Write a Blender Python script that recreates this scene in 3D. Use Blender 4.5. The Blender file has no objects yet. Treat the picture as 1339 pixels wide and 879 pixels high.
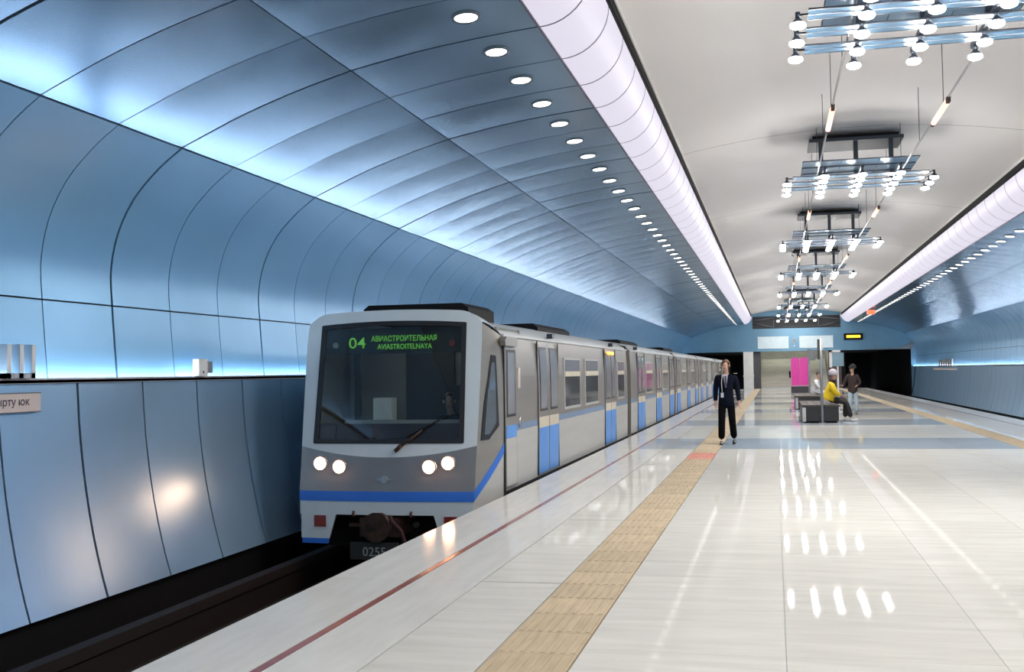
import bpy, bmesh, math, random
from mathutils import Matrix, Vector
random.seed(7)
S = bpy.context.scene
COL = S.collection
PI = math.pi

# ------------------------------------------------------------------ camera, world, exposure
FPX, W, H = 1250.0, 1339.0, 879.0
EYE = 1.65
PX0 = 1013 - FPX * FPX / 6500.0          # principal point of the (cropped) photograph
PY0 = H / 2
def cam_axes():
    fw = Vector((1013 - PX0, -(482 - PY0), -FPX)).normalized()   # hall axis seen in camera space
    up = Vector((1, 0.016, 0)).cross(fw).normalized()
    if up.y < 0: up = -up
    return fw.cross(up), fw, up
_ax = cam_axes()
cam_d = bpy.data.cameras.new('camera'); cam = bpy.data.objects.new('camera', cam_d); COL.objects.link(cam)
cam_d.sensor_fit = 'HORIZONTAL'; cam_d.sensor_width = 36.0
cam_d.lens = 36.0 * FPX / W
cam_d.shift_x = (W / 2 - PX0) / W
cam_d.clip_start = 0.05; cam_d.clip_end = 300
R3 = Matrix((_ax[0], _ax[1], _ax[2]))     # rows = world axes in camera space -> camera to world
cam.matrix_world = Matrix.Translation((0, 0, EYE)) @ R3.to_4x4()
S.camera = cam

wd = bpy.data.worlds.new('world'); S.world = wd; wd.use_nodes = True
wd.node_tree.nodes['Background'].inputs[0].default_value = (0.62, 0.68, 0.76, 1)
wd.node_tree.nodes['Background'].inputs[1].default_value = 0.5
S.view_settings.view_transform = 'Standard'; S.view_settings.look = 'None'
S.view_settings.gamma = 1.0; S.view_settings.use_curve_mapping = False
S.view_settings.exposure = 0.65
S.cycles.use_denoising = True
S.cycles.sample_clamp_indirect = 6.0
S.cycles.max_bounces = 8; S.cycles.diffuse_bounces = 4; S.cycles.glossy_bounces = 4
S.cycles.transparent_max_bounces = 8; S.cycles.transmission_bounces = 4
S.cycles.caustics_refractive = False

# light output of the lamps of the place
L_BULB, L_DOWN, L_STRIP, L_LEDGE, L_TUBE, L_HEAD = 160.0, 8.0, 0.50, 31.0, 1.3, 30.0

# ------------------------------------------------------------------ materials
def nodes_of(m):
    m.use_nodes = True
    return m.node_tree.nodes, m.node_tree.links
def mat(name, col, rough=0.5, metal=0.0, spec=0.5, var=0.06, scale=(3, 3, 3), bump=0.0, bscale=40, emit=None, estr=0, aniso=0, objvar=0.0, coat=0.0, ior=1.5):
    m = bpy.data.materials.new(name); N, L = nodes_of(m); b = N['Principled BSDF']
    b.inputs['Roughness'].default_value = rough; b.inputs['Metallic'].default_value = metal
    b.inputs['Specular IOR Level'].default_value = spec; b.inputs['IOR'].default_value = ior
    b.inputs['Coat Weight'].default_value = coat; b.inputs['Coat Roughness'].default_value = 0.1
    geo = N.new('ShaderNodeNewGeometry'); mp = N.new('ShaderNodeMapping'); mp.inputs['Scale'].default_value = scale
    nz = N.new('ShaderNodeTexNoise'); nz.inputs['Scale'].default_value = 1.0; nz.inputs['Detail'].default_value = 4
    L.new(geo.outputs['Position'], mp.inputs[0]); L.new(mp.outputs[0], nz.inputs['Vector'])
    rp = N.new('ShaderNodeMapRange'); rp.inputs['From Min'].default_value = 0.3; rp.inputs['From Max'].default_value = 0.7
    rp.inputs['To Min'].default_value = 1 - var; rp.inputs['To Max'].default_value = 1 + var
    L.new(nz.outputs['Fac'], rp.inputs['Value'])
    mul = N.new('ShaderNodeVectorMath'); mul.operation = 'SCALE'; mul.inputs[0].default_value = col[:3]
    fac = rp.outputs[0]
    if objvar:
        oi = N.new('ShaderNodeObjectInfo'); r2 = N.new('ShaderNodeMapRange')
        r2.inputs['To Min'].default_value = 1 - objvar; r2.inputs['To Max'].default_value = 1 + objvar
        L.new(oi.outputs['Random'], r2.inputs['Value'])
        mm = N.new('ShaderNodeMath'); mm.operation = 'MULTIPLY'; L.new(fac, mm.inputs[0]); L.new(r2.outputs[0], mm.inputs[1]); fac = mm.outputs[0]
    L.new(fac, mul.inputs['Scale']); L.new(mul.outputs[0], b.inputs['Base Color'])
    if bump:
        n2 = N.new('ShaderNodeTexNoise'); n2.inputs['Scale'].default_value = bscale; n2.inputs['Detail'].default_value = 3
        L.new(geo.outputs['Position'], n2.inputs['Vector'])
        bp = N.new('ShaderNodeBump'); bp.inputs['Strength'].default_value = bump; bp.inputs['Distance'].default_value = 0.01
        L.new(n2.outputs['Fac'], bp.inputs['Height']); L.new(bp.outputs[0], b.inputs['Normal'])
    if emit:
        b.inputs['Emission Color'].default_value = (*emit, 1); b.inputs['Emission Strength'].default_value = estr
    return m
def emat(name, col, strength):
    return mat(name, (0.05, 0.05, 0.05), 0.5, emit=col, estr=strength)
def glassmat(name, tint, refl=0.08, rough=0.02):
    m = bpy.data.materials.new(name); N, L = nodes_of(m)
    N.remove(N['Principled BSDF']); out = N['Material Output']
    tr = N.new('ShaderNodeBsdfTransparent'); tr.inputs[0].default_value = (*tint, 1)
    gl = N.new('ShaderNodeBsdfGlossy'); gl.inputs['Roughness'].default_value = rough; gl.inputs[0].default_value = (0.9, 0.95, 1, 1)
    lw = N.new('ShaderNodeFresnel'); lw.inputs['IOR'].default_value = 1.45
    ad = N.new('ShaderNodeMath'); ad.operation = 'ADD'; ad.inputs[1].default_value = refl - 0.035; ad.use_clamp = True
    L.new(lw.outputs[0], ad.inputs[0])
    mx = N.new('ShaderNodeMixShader'); L.new(ad.outputs[0], mx.inputs[0]); L.new(tr.outputs[0], mx.inputs[1]); L.new(gl.outputs[0], mx.inputs[2])
    L.new(mx.outputs[0], out.inputs[0])
    return m

M = {}
M['panel'] = mat('blue_anodised_panel', (0.20, 0.315, 0.445), 0.22, 0.74, var=0.05, scale=(0.6, 0.9, 0.6), objvar=0.05)
M['covepanel'] = mat('blue_satin_lit_panel', (0.165, 0.345, 0.535), 0.33, 0.42, var=0.05, scale=(0.6, 0.9, 0.6), objvar=0.04)  # same panels as the vault; ledge glow put into the bluer tone
M['dado'] = mat('blue_dado_panel', (0.31, 0.49, 0.68), 0.28, 0.52, var=0.05, scale=(0.6, 0.9, 0.6), objvar=0.04)
M['seam'] = mat('dark_seam_backing', (0.012, 0.016, 0.022), 0.8)
M['black'] = mat('black_paint', (0.004, 0.004, 0.005), 0.75, 0, 0.2)
M['rubber'] = mat('black_rubber', (0.006, 0.006, 0.007), 0.7, 0, 0.2)
M['ceiling'] = mat('ceiling_plaster', (0.76, 0.73, 0.71), 0.7, var=0.03, scale=(0.5, 0.2, 0.5))
M['strip'] = emat('lavender_diffuser', (0.90, 0.85, 1.0), L_STRIP)
M['ring'] = mat('strip_rib', (0.10, 0.085, 0.12), 0.5)
M['bezel'] = mat('downlight_bezel', (0.10, 0.13, 0.16), 0.35, 0.7)
M['down'] = emat('downlight_glow', (1.0, 0.95, 0.88), L_DOWN)
M['bulb'] = emat('bulb_glow', (1.0, 0.97, 0.93), L_BULB)
M['tube'] = emat('tube_glow', (1.0, 0.56, 0.40), L_TUBE)
M['ledge_led'] = emat('ledge_led', (0.78, 0.89, 1.0), L_LEDGE)
M['steel'] = mat('brushed_steel', (0.55, 0.54, 0.54), 0.3, 0.9)
M['ledge'] = mat('pale_ledge', (0.50, 0.46, 0.50), 0.4, 0.2)
M['darksteel'] = mat('dark_steel', (0.05, 0.06, 0.08), 0.4, 0.7)
M['fixglass'] = mat('fixture_blue_glass', (0.07, 0.14, 0.22), 0.3, 0.2, 0.25)
M['granite'] = mat('cream_granite', (0.58, 0.565, 0.52), 0.035, 0, 0.2, var=0.07, scale=(1.2, 9, 1), objvar=0.03, ior=1.062)
M['granite_edge'] = mat('pale_granite', (0.60, 0.59, 0.555), 0.12, 0, 0.25, var=0.06, scale=(9, 1.5, 1), objvar=0.03, ior=1.10)
M['greyband'] = mat('grey_granite', (0.30, 0.335, 0.37), 0.04, 0, 0.2, var=0.06, scale=(1.5, 7, 1), objvar=0.03, ior=1.062)
M['grout'] = mat('grout', (0.47, 0.46, 0.42), 0.7)
M['tact'] = mat('tan_tactile', (0.50, 0.40, 0.27), 0.7, 0, 0.2, var=0.12, scale=(20, 3, 1), objvar=0.09)
M['tactred'] = mat('red_tactile', (0.60, 0.24, 0.17), 0.5, var=0.08, scale=(20, 3, 1), objvar=0.05)
M['redline'] = mat('red_stone', (0.29, 0.10, 0.085), 0.25, var=0.15, scale=(4, 4, 1))
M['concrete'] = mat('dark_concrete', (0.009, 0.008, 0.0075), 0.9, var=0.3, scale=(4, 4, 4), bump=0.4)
M['rail'] = mat('rusty_rail', (0.012, 0.007, 0.006), 0.6, 0.2)
M['trainwhite'] = mat('train_white', (0.60, 0.66, 0.68), 0.28, var=0.03, coat=0.3)
M['trainside'] = mat('train_stainless', (0.31, 0.285, 0.25), 0.34, 0.45, var=0.05, scale=(3, 0.6, 8))
M['trainlow'] = mat('train_lower_grey', (0.50, 0.49, 0.455), 0.4, 0.1, var=0.04, scale=(3, 0.6, 8))
M['trainmask'] = mat('train_mask_grey', (0.26, 0.25, 0.25), 0.3, 0.5, var=0.04)
M['trainblue'] = mat('train_blue', (0.03, 0.16, 0.62), 0.35, var=0.04)
M['doorblue'] = mat('door_blue', (0.10, 0.30, 0.72), 0.4, var=0.06)
M['bandblue'] = mat('band_blue_grey', (0.17, 0.25, 0.38), 0.4, var=0.06)
M['cream'] = mat('cream_paint', (0.66, 0.58, 0.44), 0.4)
M['roof'] = mat('train_roof', (0.55, 0.57, 0.57), 0.4, 0.2, var=0.05)
M['windglass'] = glassmat('windscreen_glass', (0.62, 0.68, 0.66), 0.05)
M['sideglass'] = mat('side_glass', (0.10, 0.11, 0.12), 0.06, 0, 0.9)
M['ventglass'] = mat('vent_glass', (0.28, 0.29, 0.32), 0.12, 0, 0.8)
M['gasket'] = mat('window_gasket', (0.012, 0.012, 0.014), 0.45)
M['cabgrey'] = mat('cab_wall', (0.20, 0.215, 0.20), 0.7)
M['cabdark'] = mat('cab_dark', (0.02, 0.022, 0.022), 0.7)
M['cabdesk'] = mat('cab_desk', (0.28, 0.30, 0.30), 0.5)
M['cabsill'] = mat('cab_sill', (0.035, 0.012, 0.012), 0.4)
M['led'] = emat('led_green', (0.22, 0.85, 0.08), 0.34)
M['head'] = emat('headlight_glow', (1.0, 0.50, 0.27), L_HEAD)
M['redlens'] = mat('red_lens', (0.20, 0.02, 0.012), 0.3)
M['orange'] = emat('orange_gleam', (1.0, 0.36, 0.03), 3.5)
M['coupler'] = mat('rusty_coupler', (0.05, 0.026, 0.018), 0.55, 0.4, var=0.3, scale=(14, 14, 14))
M['plate'] = mat('beige_sign', (0.66, 0.57, 0.53), 0.4)
M['ink'] = mat('dark_ink', (0.06, 0.05, 0.08), 0.6)
M['white'] = mat('white_plastic', (0.75, 0.76, 0.76), 0.4)
M['skin'] = mat('skin', (0.48, 0.27, 0.19), 0.5)
M['navy'] = mat('navy_cloth', (0.004, 0.006, 0.014), 0.9, 0, 0.1)
M['blackcloth'] = mat('black_cloth', (0.003, 0.003, 0.004), 0.9, 0, 0.1)
M['shirt'] = mat('pale_shirt', (0.45, 0.48, 0.56), 0.7)
M['hair'] = mat('brown_hair', (0.10, 0.055, 0.032), 0.6)
M['darkhair'] = mat('dark_hair', (0.02, 0.013, 0.010), 0.6)
M['yellow'] = mat('yellow_cloth', (0.72, 0.50, 0.012), 0.8)
M['greywool'] = mat('grey_wool', (0.36, 0.34, 0.37), 0.9, bump=0.4, bscale=120)
M['maroon'] = mat('maroon_scarf', (0.035, 0.012, 0.014), 0.9)
M['olive'] = mat('olive_cloth', (0.028, 0.026, 0.022), 0.85)
M['brown'] = mat('brown_cloth', (0.035, 0.019, 0.018), 0.85)
M['jeans'] = mat('pale_jeans', (0.36, 0.44, 0.50), 0.85)
M['whitecloth'] = mat('white_cloth', (0.62, 0.62, 0.64), 0.85)
M['shoe'] = mat('black_shoe', (0.008, 0.008, 0.008), 0.35)
M['bench'] = mat('bench_black', (0.022, 0.022, 0.024), 0.4)
M['benchtop'] = mat('bench_top', (0.10, 0.088, 0.08), 0.75, 0, 0.1)
M['pole'] = mat('grey_pole', (0.30, 0.31, 0.32), 0.35, 0.6)
M['pink'] = mat('magenta_board', (0.62, 0.035, 0.30), 0.4, emit=(0.9, 0.05, 0.45), estr=0.10)
M['pinkpale'] = mat('pale_pink_frame', (0.62, 0.34, 0.46), 0.4)
M['signblue'] = mat('grey_blue_sign', (0.20, 0.33, 0.40), 0.4)
M['endblue'] = mat('end_wall_blue', (0.125, 0.26, 0.375), 0.4, 0.35, var=0.06, scale=(0.6, 0.6, 0.6))
M['endwhite'] = mat('end_white_panel', (0.55, 0.66, 0.70), 0.5, emit=(0.75, 0.9, 1.0), estr=0.03)
M['amber'] = emat('amber_led', (1.0, 0.62, 0.02), 1.1)
M['beige'] = mat('beige_stone', (0.40, 0.37, 0.32), 0.5, var=0.12, scale=(1.5, 1.5, 6))
M['stepstone'] = mat('step_stone', (0.46, 0.43, 0.37), 0.5, var=0.12, scale=(1, 1, 6))
M['pillar'] = mat('pale_pillar', (0.66, 0.66, 0.64), 0.4)
M['darkpillar'] = mat('dark_pillar', (0.05, 0.05, 0.055), 0.5)
M['brownpillar'] = mat('brown_pillar', (0.07, 0.045, 0.04), 0.5)
M['hallglow'] = emat('hall_lamp', (0.9, 1.0, 0.92), 7.0)
M['cabfill'] = emat('cab_fill', (1.0, 0.9, 0.75), 4.0)
M['redglow'] = emat('red_orange_glow', (1.0, 0.16, 0.06), 1.1)
M['truss'] = mat('truss_grey', (0.20, 0.21, 0.22), 0.5, 0.4)

# ------------------------------------------------------------------ mesh helpers
class MB:
    def __init__(s): s.v = []; s.f = []; s.smooth = set(); s.mi = {}; s.cur = 0
    def face(s, idx, sm=False):
        s.f.append(tuple(idx)); i = len(s.f) - 1
        if sm: s.smooth.add(i)
        if s.cur: s.mi[i] = s.cur
    def box(s, x0, x1, y0, y1, z0, z1, bev=0.0):
        if x0 > x1: x0, x1 = x1, x0
        if y0 > y1: y0, y1 = y1, y0
        if z0 > z1: z0, z1 = z1, z0
        n = len(s.v)
        s.v += [(x, y, z) for z in (z0, z1) for y in (y0, y1) for x in (x0, x1)]
        for q in ((0, 2, 3, 1), (4, 5, 7, 6), (0, 1, 5, 4), (2, 6, 7, 3), (0, 4, 6, 2), (1, 3, 7, 5)): s.face([n + k for k in q])
        return s
    def grid(s, fn, nu, nv, sm=True):
        n = len(s.v)
        for j in range(nv + 1):
            for i in range(nu + 1): s.v.append(tuple(fn(i / nu, j / nv)))
        for j in range(nv):
            for i in range(nu):
                a = n + j * (nu + 1) + i; s.face((a, a + 1, a + nu + 2, a + nu + 1), sm)
        return s
    def tube(s, pts, r, n=8, caps=True, sm=True):
        pts = [Vector(p) for p in pts]; rs = r if isinstance(r, (list, tuple)) else [r] * len(pts)
        base = len(s.v)
        for k, p in enumerate(pts):
            d = (pts[min(k + 1, len(pts) - 1)] - pts[max(k - 1, 0)])
            d = d.normalized() if d.length > 1e-9 else Vector((0, 0, 1))
            a = d.cross(Vector((0, 0, 1))) if abs(d.z) < 0.9 else d.cross(Vector((1, 0, 0))); a.normalize(); b = d.cross(a)
            for i in range(n):
                t = 2 * PI * i / n; s.v.append(tuple(p + (a * math.cos(t) + b * math.sin(t)) * rs[k]))
        for k in range(len(pts) - 1):
            for i in range(n):
                j = (i + 1) % n; s.face((base + k * n + i, base + k * n + j, base + (k + 1) * n + j, base + (k + 1) * n + i), sm)
        if caps:
            s.face(list(range(base + n - 1, base - 1, -1))); e = base + (len(pts) - 1) * n; s.face(list(range(e, e + n)))
        return s
    def ball(s, c, r, nu=12, nv=8, sc=(1, 1, 1), v0=0.0, v1=1.0):
        c = Vector(c)
        def fn(u, v):
            t = PI * (v0 + (v1 - v0) * v); p = 2 * PI * u
            return (c.x + r * sc[0] * math.sin(t) * math.cos(p), c.y + r * sc[1] * math.sin(t) * math.sin(p), c.z + r * sc[2] * math.cos(t))
        return s.grid(fn, nu, nv)
    def prism(s, poly, axis, a, b):
        """poly: 2-D points; axis 'x' -> (y,z), 'y' -> (x,z), 'z' -> (x,y)"""
        n = len(s.v); k = len(poly)
        def P(p, t): return {'x': (t, p[0], p[1]), 'y': (p[0], t, p[1]), 'z': (p[0], p[1], t)}[axis]
        s.v += [P(p, a) for p in poly] + [P(p, b) for p in poly]
        s.face(range(n, n + k)); s.face(range(n + 2 * k - 1, n + k - 1, -1))
        for i in range(k):
            j = (i + 1) % k; s.face((n + i, n + k + i, n + k + j, n + j))
        return s
    def mesh(s, name, mats, weld=False):
        me = bpy.data.meshes.new(name); me.from_pydata(s.v, [], s.f)
        if not isinstance(mats, (list, tuple)): mats = [mats]
        for m in mats: me.materials.append(M[m])
        if s.smooth:
            fl = [i in s.smooth for i in range(len(s.f))]; me.polygons.foreach_set('use_smooth', fl)
        for i, k in s.mi.items(): me.polygons[i].material_index = k
        bm = bmesh.new(); bm.from_mesh(me)
        if weld: bmesh.ops.remove_doubles(bm, verts=bm.verts, dist=1e-5)
        bmesh.ops.recalc_face_normals(bm, faces=bm.faces); bm.to_mesh(me); bm.free()
        me.update(); return me
    def obj(s, name, mats, parent=None, **k): return link(name, s.mesh(name, mats, **k), parent)
def link(name, me, parent=None, loc=None):
    o = bpy.data.objects.new(name, me); COL.objects.link(o)
    if parent: o.parent = parent
    if loc: o.location = loc
    return o
def tag(o, label=None, cat=None, group=None, kind=None):
    if label: o['label'] = label
    if cat: o['category'] = cat
    if group: o['group'] = group
    if kind: o['kind'] = kind
    return o
def thing(name, label, cat, loc=(0, 0, 0), rz=0.0, group=None):
    o = bpy.data.objects.new(name, None); COL.objects.link(o); o.location = loc; o.rotation_euler.z = rz; o.empty_display_size = 0.2
    return tag(o, label, cat, group)
def copy_tree(o, parent=None):
    c = o.copy(); COL.objects.link(c); c.parent = parent
    for ch in list(o.children): copy_tree(ch, c)
    return c
def text_mesh(body, size, extrude=0.0, align='LEFT', bold=0.0):
    cu = bpy.data.curves.new('lettering', 'FONT'); cu.body = body; cu.size = size; cu.extrude = extrude; cu.align_x = align; cu.offset = bold
    cu.resolution_u = 3
    o = bpy.data.objects.new('lettering', cu); COL.objects.link(o)
    dg = bpy.context.evaluated_depsgraph_get(); me = bpy.data.meshes.new_from_object(o.evaluated_get(dg))
    bpy.data.objects.remove(o); return me
def text_obj(name, body, size, matn, mw, parent=None, extrude=0.0, align='LEFT', bold=0.0, width=None):
    me = text_mesh(body, size, extrude, align, bold)
    if width:
        xs = [v.co.x for v in me.vertices]; k = width / (max(xs) - min(xs))
        for v in me.vertices: v.co.x *= k
    me.materials.clear(); me.materials.append(M[matn]); me.transform(mw)
    return link(name, me, parent)
FACE_Y = Matrix(((1, 0, 0, 0), (0, 0, 1, 0), (0, 1, 0, 0), (0, 0, 0, 1)))   # text on a plane seen looking along +Y
FACE_X = Matrix(((0, 0, 1, 0), (1, 0, 0, 0), (0, 1, 0, 0), (0, 0, 0, 1)))   # text on a plane seen looking along -X

# ------------------------------------------------------------------ the hall
XC = 1.8                       # hall axis
YE = 80.0                      # end wall
YB = -7.0                      # the hall goes on behind the viewer
EDGE_L, EDGE_R = -3.60, 7.20   # platform edges
def mir(x): return 2 * XC - x

# platform -----------------------------------------------------------
fl = MB().box(EDGE_L + 0.02, EDGE_R - 0.02, YB, YE + 0.4, -1.0, -0.03).obj('floor', 'grout'); tag(fl, 'pale polished granite platform floor of the station', kind='structure')
SLAB = 0.03
def slab_mesh(name, w, l, m, gap=0.004):
    return MB().box(gap / 2, w - gap / 2, gap / 2, l - gap / 2, -SLAB - 0.002, 0.0).mesh(name, m)
NEAR, FAR = 3.0, 36.0
def lay(name, x0, x1, pitch, m, y0=NEAR, y1=FAR, ncol=1, phase=0.0, skip=None, gap=0.004, altname=None, altmat=None):
    w = (x1 - x0) / ncol; me = slab_mesh(name, w, pitch, m, gap); alt = slab_mesh(name, w, pitch, altmat, gap) if altmat else None
    y = phase + math.ceil((y0 - phase) / pitch) * pitch
    while y < y1 - 1e-6:
        for c in range(ncol):
            use = alt if (skip and skip(y + pitch / 2)) else me
            link(name, use, fl, (x0 + c * w, y, 0))
        y += pitch
    return y
def band(y): 
    t = (y - 20.02) % 8.22
    return t < 3.0 and y > 15
far = {k: MB() for k in ('granite', 'granite_edge', 'greyband', 'tact', 'redline')}
def fill(key, x0, x1, y0, y1): far[key].box(x0, x1, y0, y1, -SLAB - 0.002, 0.0)
P3, PS = 3.14, 1.0275
# edge border, red line, second border
yend = lay('border_slab', EDGE_L, -2.93, P3, 'granite_edge', phase=7.34 - P3)
lay('border_slab', mir(-2.93), mir(EDGE_L), P3, 'granite_edge', phase=7.34 - P3, y0=20)
lay('red_line_slab', -2.926, -2.866, P3, 'redline', phase=7.34 - P3, gap=0.002)
lay('border_slab', -2.862, -2.325, P3, 'granite_edge', phase=7.34 - P3)
lay('walkway_slab', -2.321, -1.665, P3, 'granite', phase=7.34 - P3, gap=0.018)
fy = 20.02 - 17 * PS
yf = lay('floor_slab', -1.155, 4.76, PS, 'granite', ncol=5, gap=0.0025, phase=fy, y0=NEAR, y1=FAR, skip=band, altmat='greyband')
# everything beyond the near pieces, and what lies behind the viewer
def strip(key, x0, x1, ys, phase, pitch, alt=None):
    y = phase
    while y + pitch < YE + 0.4:
        if not any(a - 1e-6 <= y < b - 1e-6 for a, b in ys):
            fill(alt if alt and band(y + pitch / 2) else key, x0, x1, y + 0.003, y + pitch - 0.003)
        y += pitch
n3 = 7.34 - P3
s0 = n3 - math.ceil((n3 - YB) / P3) * P3 + P3
nb = [(math.ceil((NEAR - n3) / P3) * P3 + n3, yend)]
nbR = [(math.ceil((20 - n3) / P3) * P3 + n3, yend)]
strip('granite_edge', EDGE_L, -2.93, nb, s0, P3); strip('redline', -2.926, -2.866, nb, s0, P3)
strip('granite_edge', -2.862, -2.325, nb, s0, P3); strip('granite', -2.321, -1.665, nb, s0, P3)
strip('granite_edge', mir(-2.93), mir(EDGE_L), nbR, s0, P3); strip('redline', mir(-2.866), mir(-2.926), [], s0, P3)
strip('granite', 5.265, mir(-2.862), [], s0, P3)
f0 = fy - math.ceil((fy - YB) / PS) * PS + PS
nf = [(math.ceil((NEAR - fy) / PS) * PS + fy, yf)]
for c in range(5):
    w = (4.76 + 1.155) / 5; strip('granite', -1.155 + c * w + 0.002, -1.155 + (c + 1) * w - 0.002, nf, f0, PS, 'greyband')
# grey bands carried across the walkway between red line and tactile strip
for k in range(8):
    y = 20.02 + 8.22 * k
    far['greyband'].box(-2.85, -1.665, y, y + 3.0, -0.01, 0.0015)
# tactile strip ------------------------------------------------------
TW, TL = 0.50, 0.453
def tact_mesh(m):
    b = MB().box(0.003, TW - 0.003, 0.003, TL - 0.003, -SLAB, 0.001)
    for i in range(8):
        x = 0.035 + i * 0.0615; b.box(x - 0.014, x + 0.014, 0.02, TL - 0.02, 0.001, 0.005)
    return b.mesh('tactile_tile', m)
tm, tmr = tact_mesh('tact'), tact_mesh('tactred')
y = 4.60 - 4 * TL; i = 0
while y < 34:
    m = tmr if 17.75 <= y + TL / 2 < 18.9 else tm
    link('tactile_tile', m, fl, (-1.662, y, 0)); y += TL
strip_y = y
while y + TL < YE: far['tact'].box(-1.66, -1.162, y + 0.003, y + TL - 0.003, -SLAB, 0.004); y += TL
y = 4.60 - 4 * TL - 24 * TL
while y < 4.60 - 4.5 * TL: far['tact'].box(-1.66, -1.162, y + 0.003, y + TL - 0.003, -SLAB, 0.004); y += TL
y = 12.0
while y + TL < YE: far['tact'].box(4.762, 5.262, y + 0.003, y + TL - 0.003, -SLAB, 0.004); y += TL
for k, b in far.items():
    o = b.obj('far_paving', k, fl); o['kind'] = 'stuff'
# platform nosing under the edge
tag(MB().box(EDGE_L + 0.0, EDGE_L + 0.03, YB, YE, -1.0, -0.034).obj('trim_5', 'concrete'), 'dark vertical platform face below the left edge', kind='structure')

# track pits ---------------------------------------------------------
ZB = -1.30
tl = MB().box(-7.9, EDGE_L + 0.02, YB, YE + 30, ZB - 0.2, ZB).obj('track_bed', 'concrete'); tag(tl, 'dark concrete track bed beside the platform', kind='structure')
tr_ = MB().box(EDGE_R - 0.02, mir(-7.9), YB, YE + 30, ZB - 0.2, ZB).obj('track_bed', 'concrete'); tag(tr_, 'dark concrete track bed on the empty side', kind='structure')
TXC = -5.20                      # train axis
def rail_mesh():
    return MB().prism([(-0.07, 0), (0.07, 0), (0.07, 0.02), (0.012, 0.04), (0.012, 0.14), (0.036, 0.15), (0.036, 0.18), (-0.036, 0.18), (-0.036, 0.15), (-0.012, 0.14), (-0.012, 0.04), (-0.07, 0.02)], 'y', YB, YE + 25).mesh('rail', 'rail')
rm = rail_mesh()
for side, sx, g in (('left', TXC, 'rails of the train track'), ('right', mir(TXC), 'rails of the empty track')):
    for d in (-0.76, 0.76):
        o = link('rail', rm, None, (sx + d, 0, ZB)); tag(o, 'rusty steel running rail in the dark pit ' + (('under the train, ' if side == 'left' else 'of the empty track, ') + ('nearer the platform' if (d > 0) == (side == 'left') else 'nearer the wall')), 'rail', g)
o = MB().box(-6.62, -6.46, YB, YE, ZB + 0.30, ZB + 0.42).box(-6.58, -6.50, YB, YE, ZB, ZB + 0.30).obj('power_rail', 'rail'); tag(o, 'covered power rail along the foot of the left wall', 'rail')

# walls and vault ----------------------------------------------------
ROWS = [('dado_panel', 'dado', [(-7.38, 1.615), (-7.365, 1.38), (-7.35, 1.13), (-7.315, 0.80), (-7.27, 0.48), (-7.215, 0.17), (-7.15, -0.13), (-7.08, -0.40), (-7.00, -0.66)]),
        ('frieze_panel', 'covepanel', [(-7.465, 1.66), (-7.49, 1.95), (-7.515, 2.22), (-7.535, 2.490)]),
        ('cove_panel', 'covepanel', [(-7.535, 2.508), (-7.555, 2.77), (-7.545, 2.97), (-7.51, 3.17), (-7.45, 3.37), (-7.355, 3.57), (-7.225, 3.77), (-7.06, 3.95), (-6.86, 4.13), (-6.645, 4.284)]),
        ('vault_panel', 'panel', [(-6.627, 4.300), (-6.04, 4.556), (-5.60, 4.722), (-5.09, 4.886), (-4.557, 5.032)]),
        ('soffit_panel', 'panel', [(-4.544, 5.036), (-4.10, 5.125), (-3.64, 5.207), (-2.95, 5.295), (-2.41, 5.349)])]
PP = 1.08
SEAM0 = 9.83
def smooth_profile(p, n):
    # Catmull-Rom resample
    out = []; k = len(p) - 1
    for i in range(n + 1):
        t = i / n * k; a = min(int(t), k - 1); u = t - a
        q = [Vector(p[max(0, min(k, a + d))] ) for d in (-1, 0, 1, 2)]
        if a == 0: q[0] = q[1] * 2 - q[2]
        if a == k - 1: q[3] = q[2] * 2 - q[1]
        out.append(0.5 * ((2 * q[1]) + (q[2] - q[0]) * u + (2 * q[0] - 5 * q[1] + 4 * q[2] - q[3]) * u * u + (3 * q[1] - q[0] - 3 * q[2] + q[3]) * u ** 3))
    return out
def add_panel(b, prof, y0, y1, side, pillow, tilt, nv, nu=5):
    n = len(prof) - 1
    nrm = []
    for i in range(n + 1):
        d = (prof[min(i + 1, n)] - prof[max(i - 1, 0)]).normalized(); nrm.append(Vector((d.y, -d.x)))
    for k, q in enumerate(nrm):       # into the hall: towards the axis
        if q.x * (1) < 0 and abs(q.x) > 0.3: nrm[k] = -q
        elif q.y > 0 and abs(q.x) <= 0.3: nrm[k] = -q
    def fn(u, v):
        t = v * n; a = min(int(t), n - 1); w = t - a
        p = prof[a].lerp(prof[a + 1], w); q = nrm[a].lerp(nrm[a + 1], w)
        off = pillow * (1 - (2 * u - 1) ** 2) * (0.35 + 0.65 * math.sin(PI * v)) + tilt[0] * (u - 0.5) + tilt[1] * (v - 0.5)
        x = p.x + q.x * off; z = p.y + q.y * off
        if side == 'R': x = mir(x)
        return (x, y0 + (y1 - y0) * u, z)
    st = len(b.v); b.grid(fn, nu, nv)
    # edge returns
    def bk(u, v):
        t = v * n; a = min(int(t), n - 1); w = t - a; q = nrm[a].lerp(nrm[a + 1], w); P = fn(u, v)
        return (P[0] - q.x * 0.02 * (1 if side == 'L' else -1), P[1], P[2] - q.y * 0.02)
    for u in (0, 1):
        b.grid(lambda s_, v, u=u: fn(u, v) if s_ < 0.5 else bk(u, v), 1, nv, False)
    for v in (0, 1):
        b.grid(lambda s_, u, v=v: fn(u, v) if s_ < 0.5 else bk(u, v), 1, nu, False)
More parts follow.
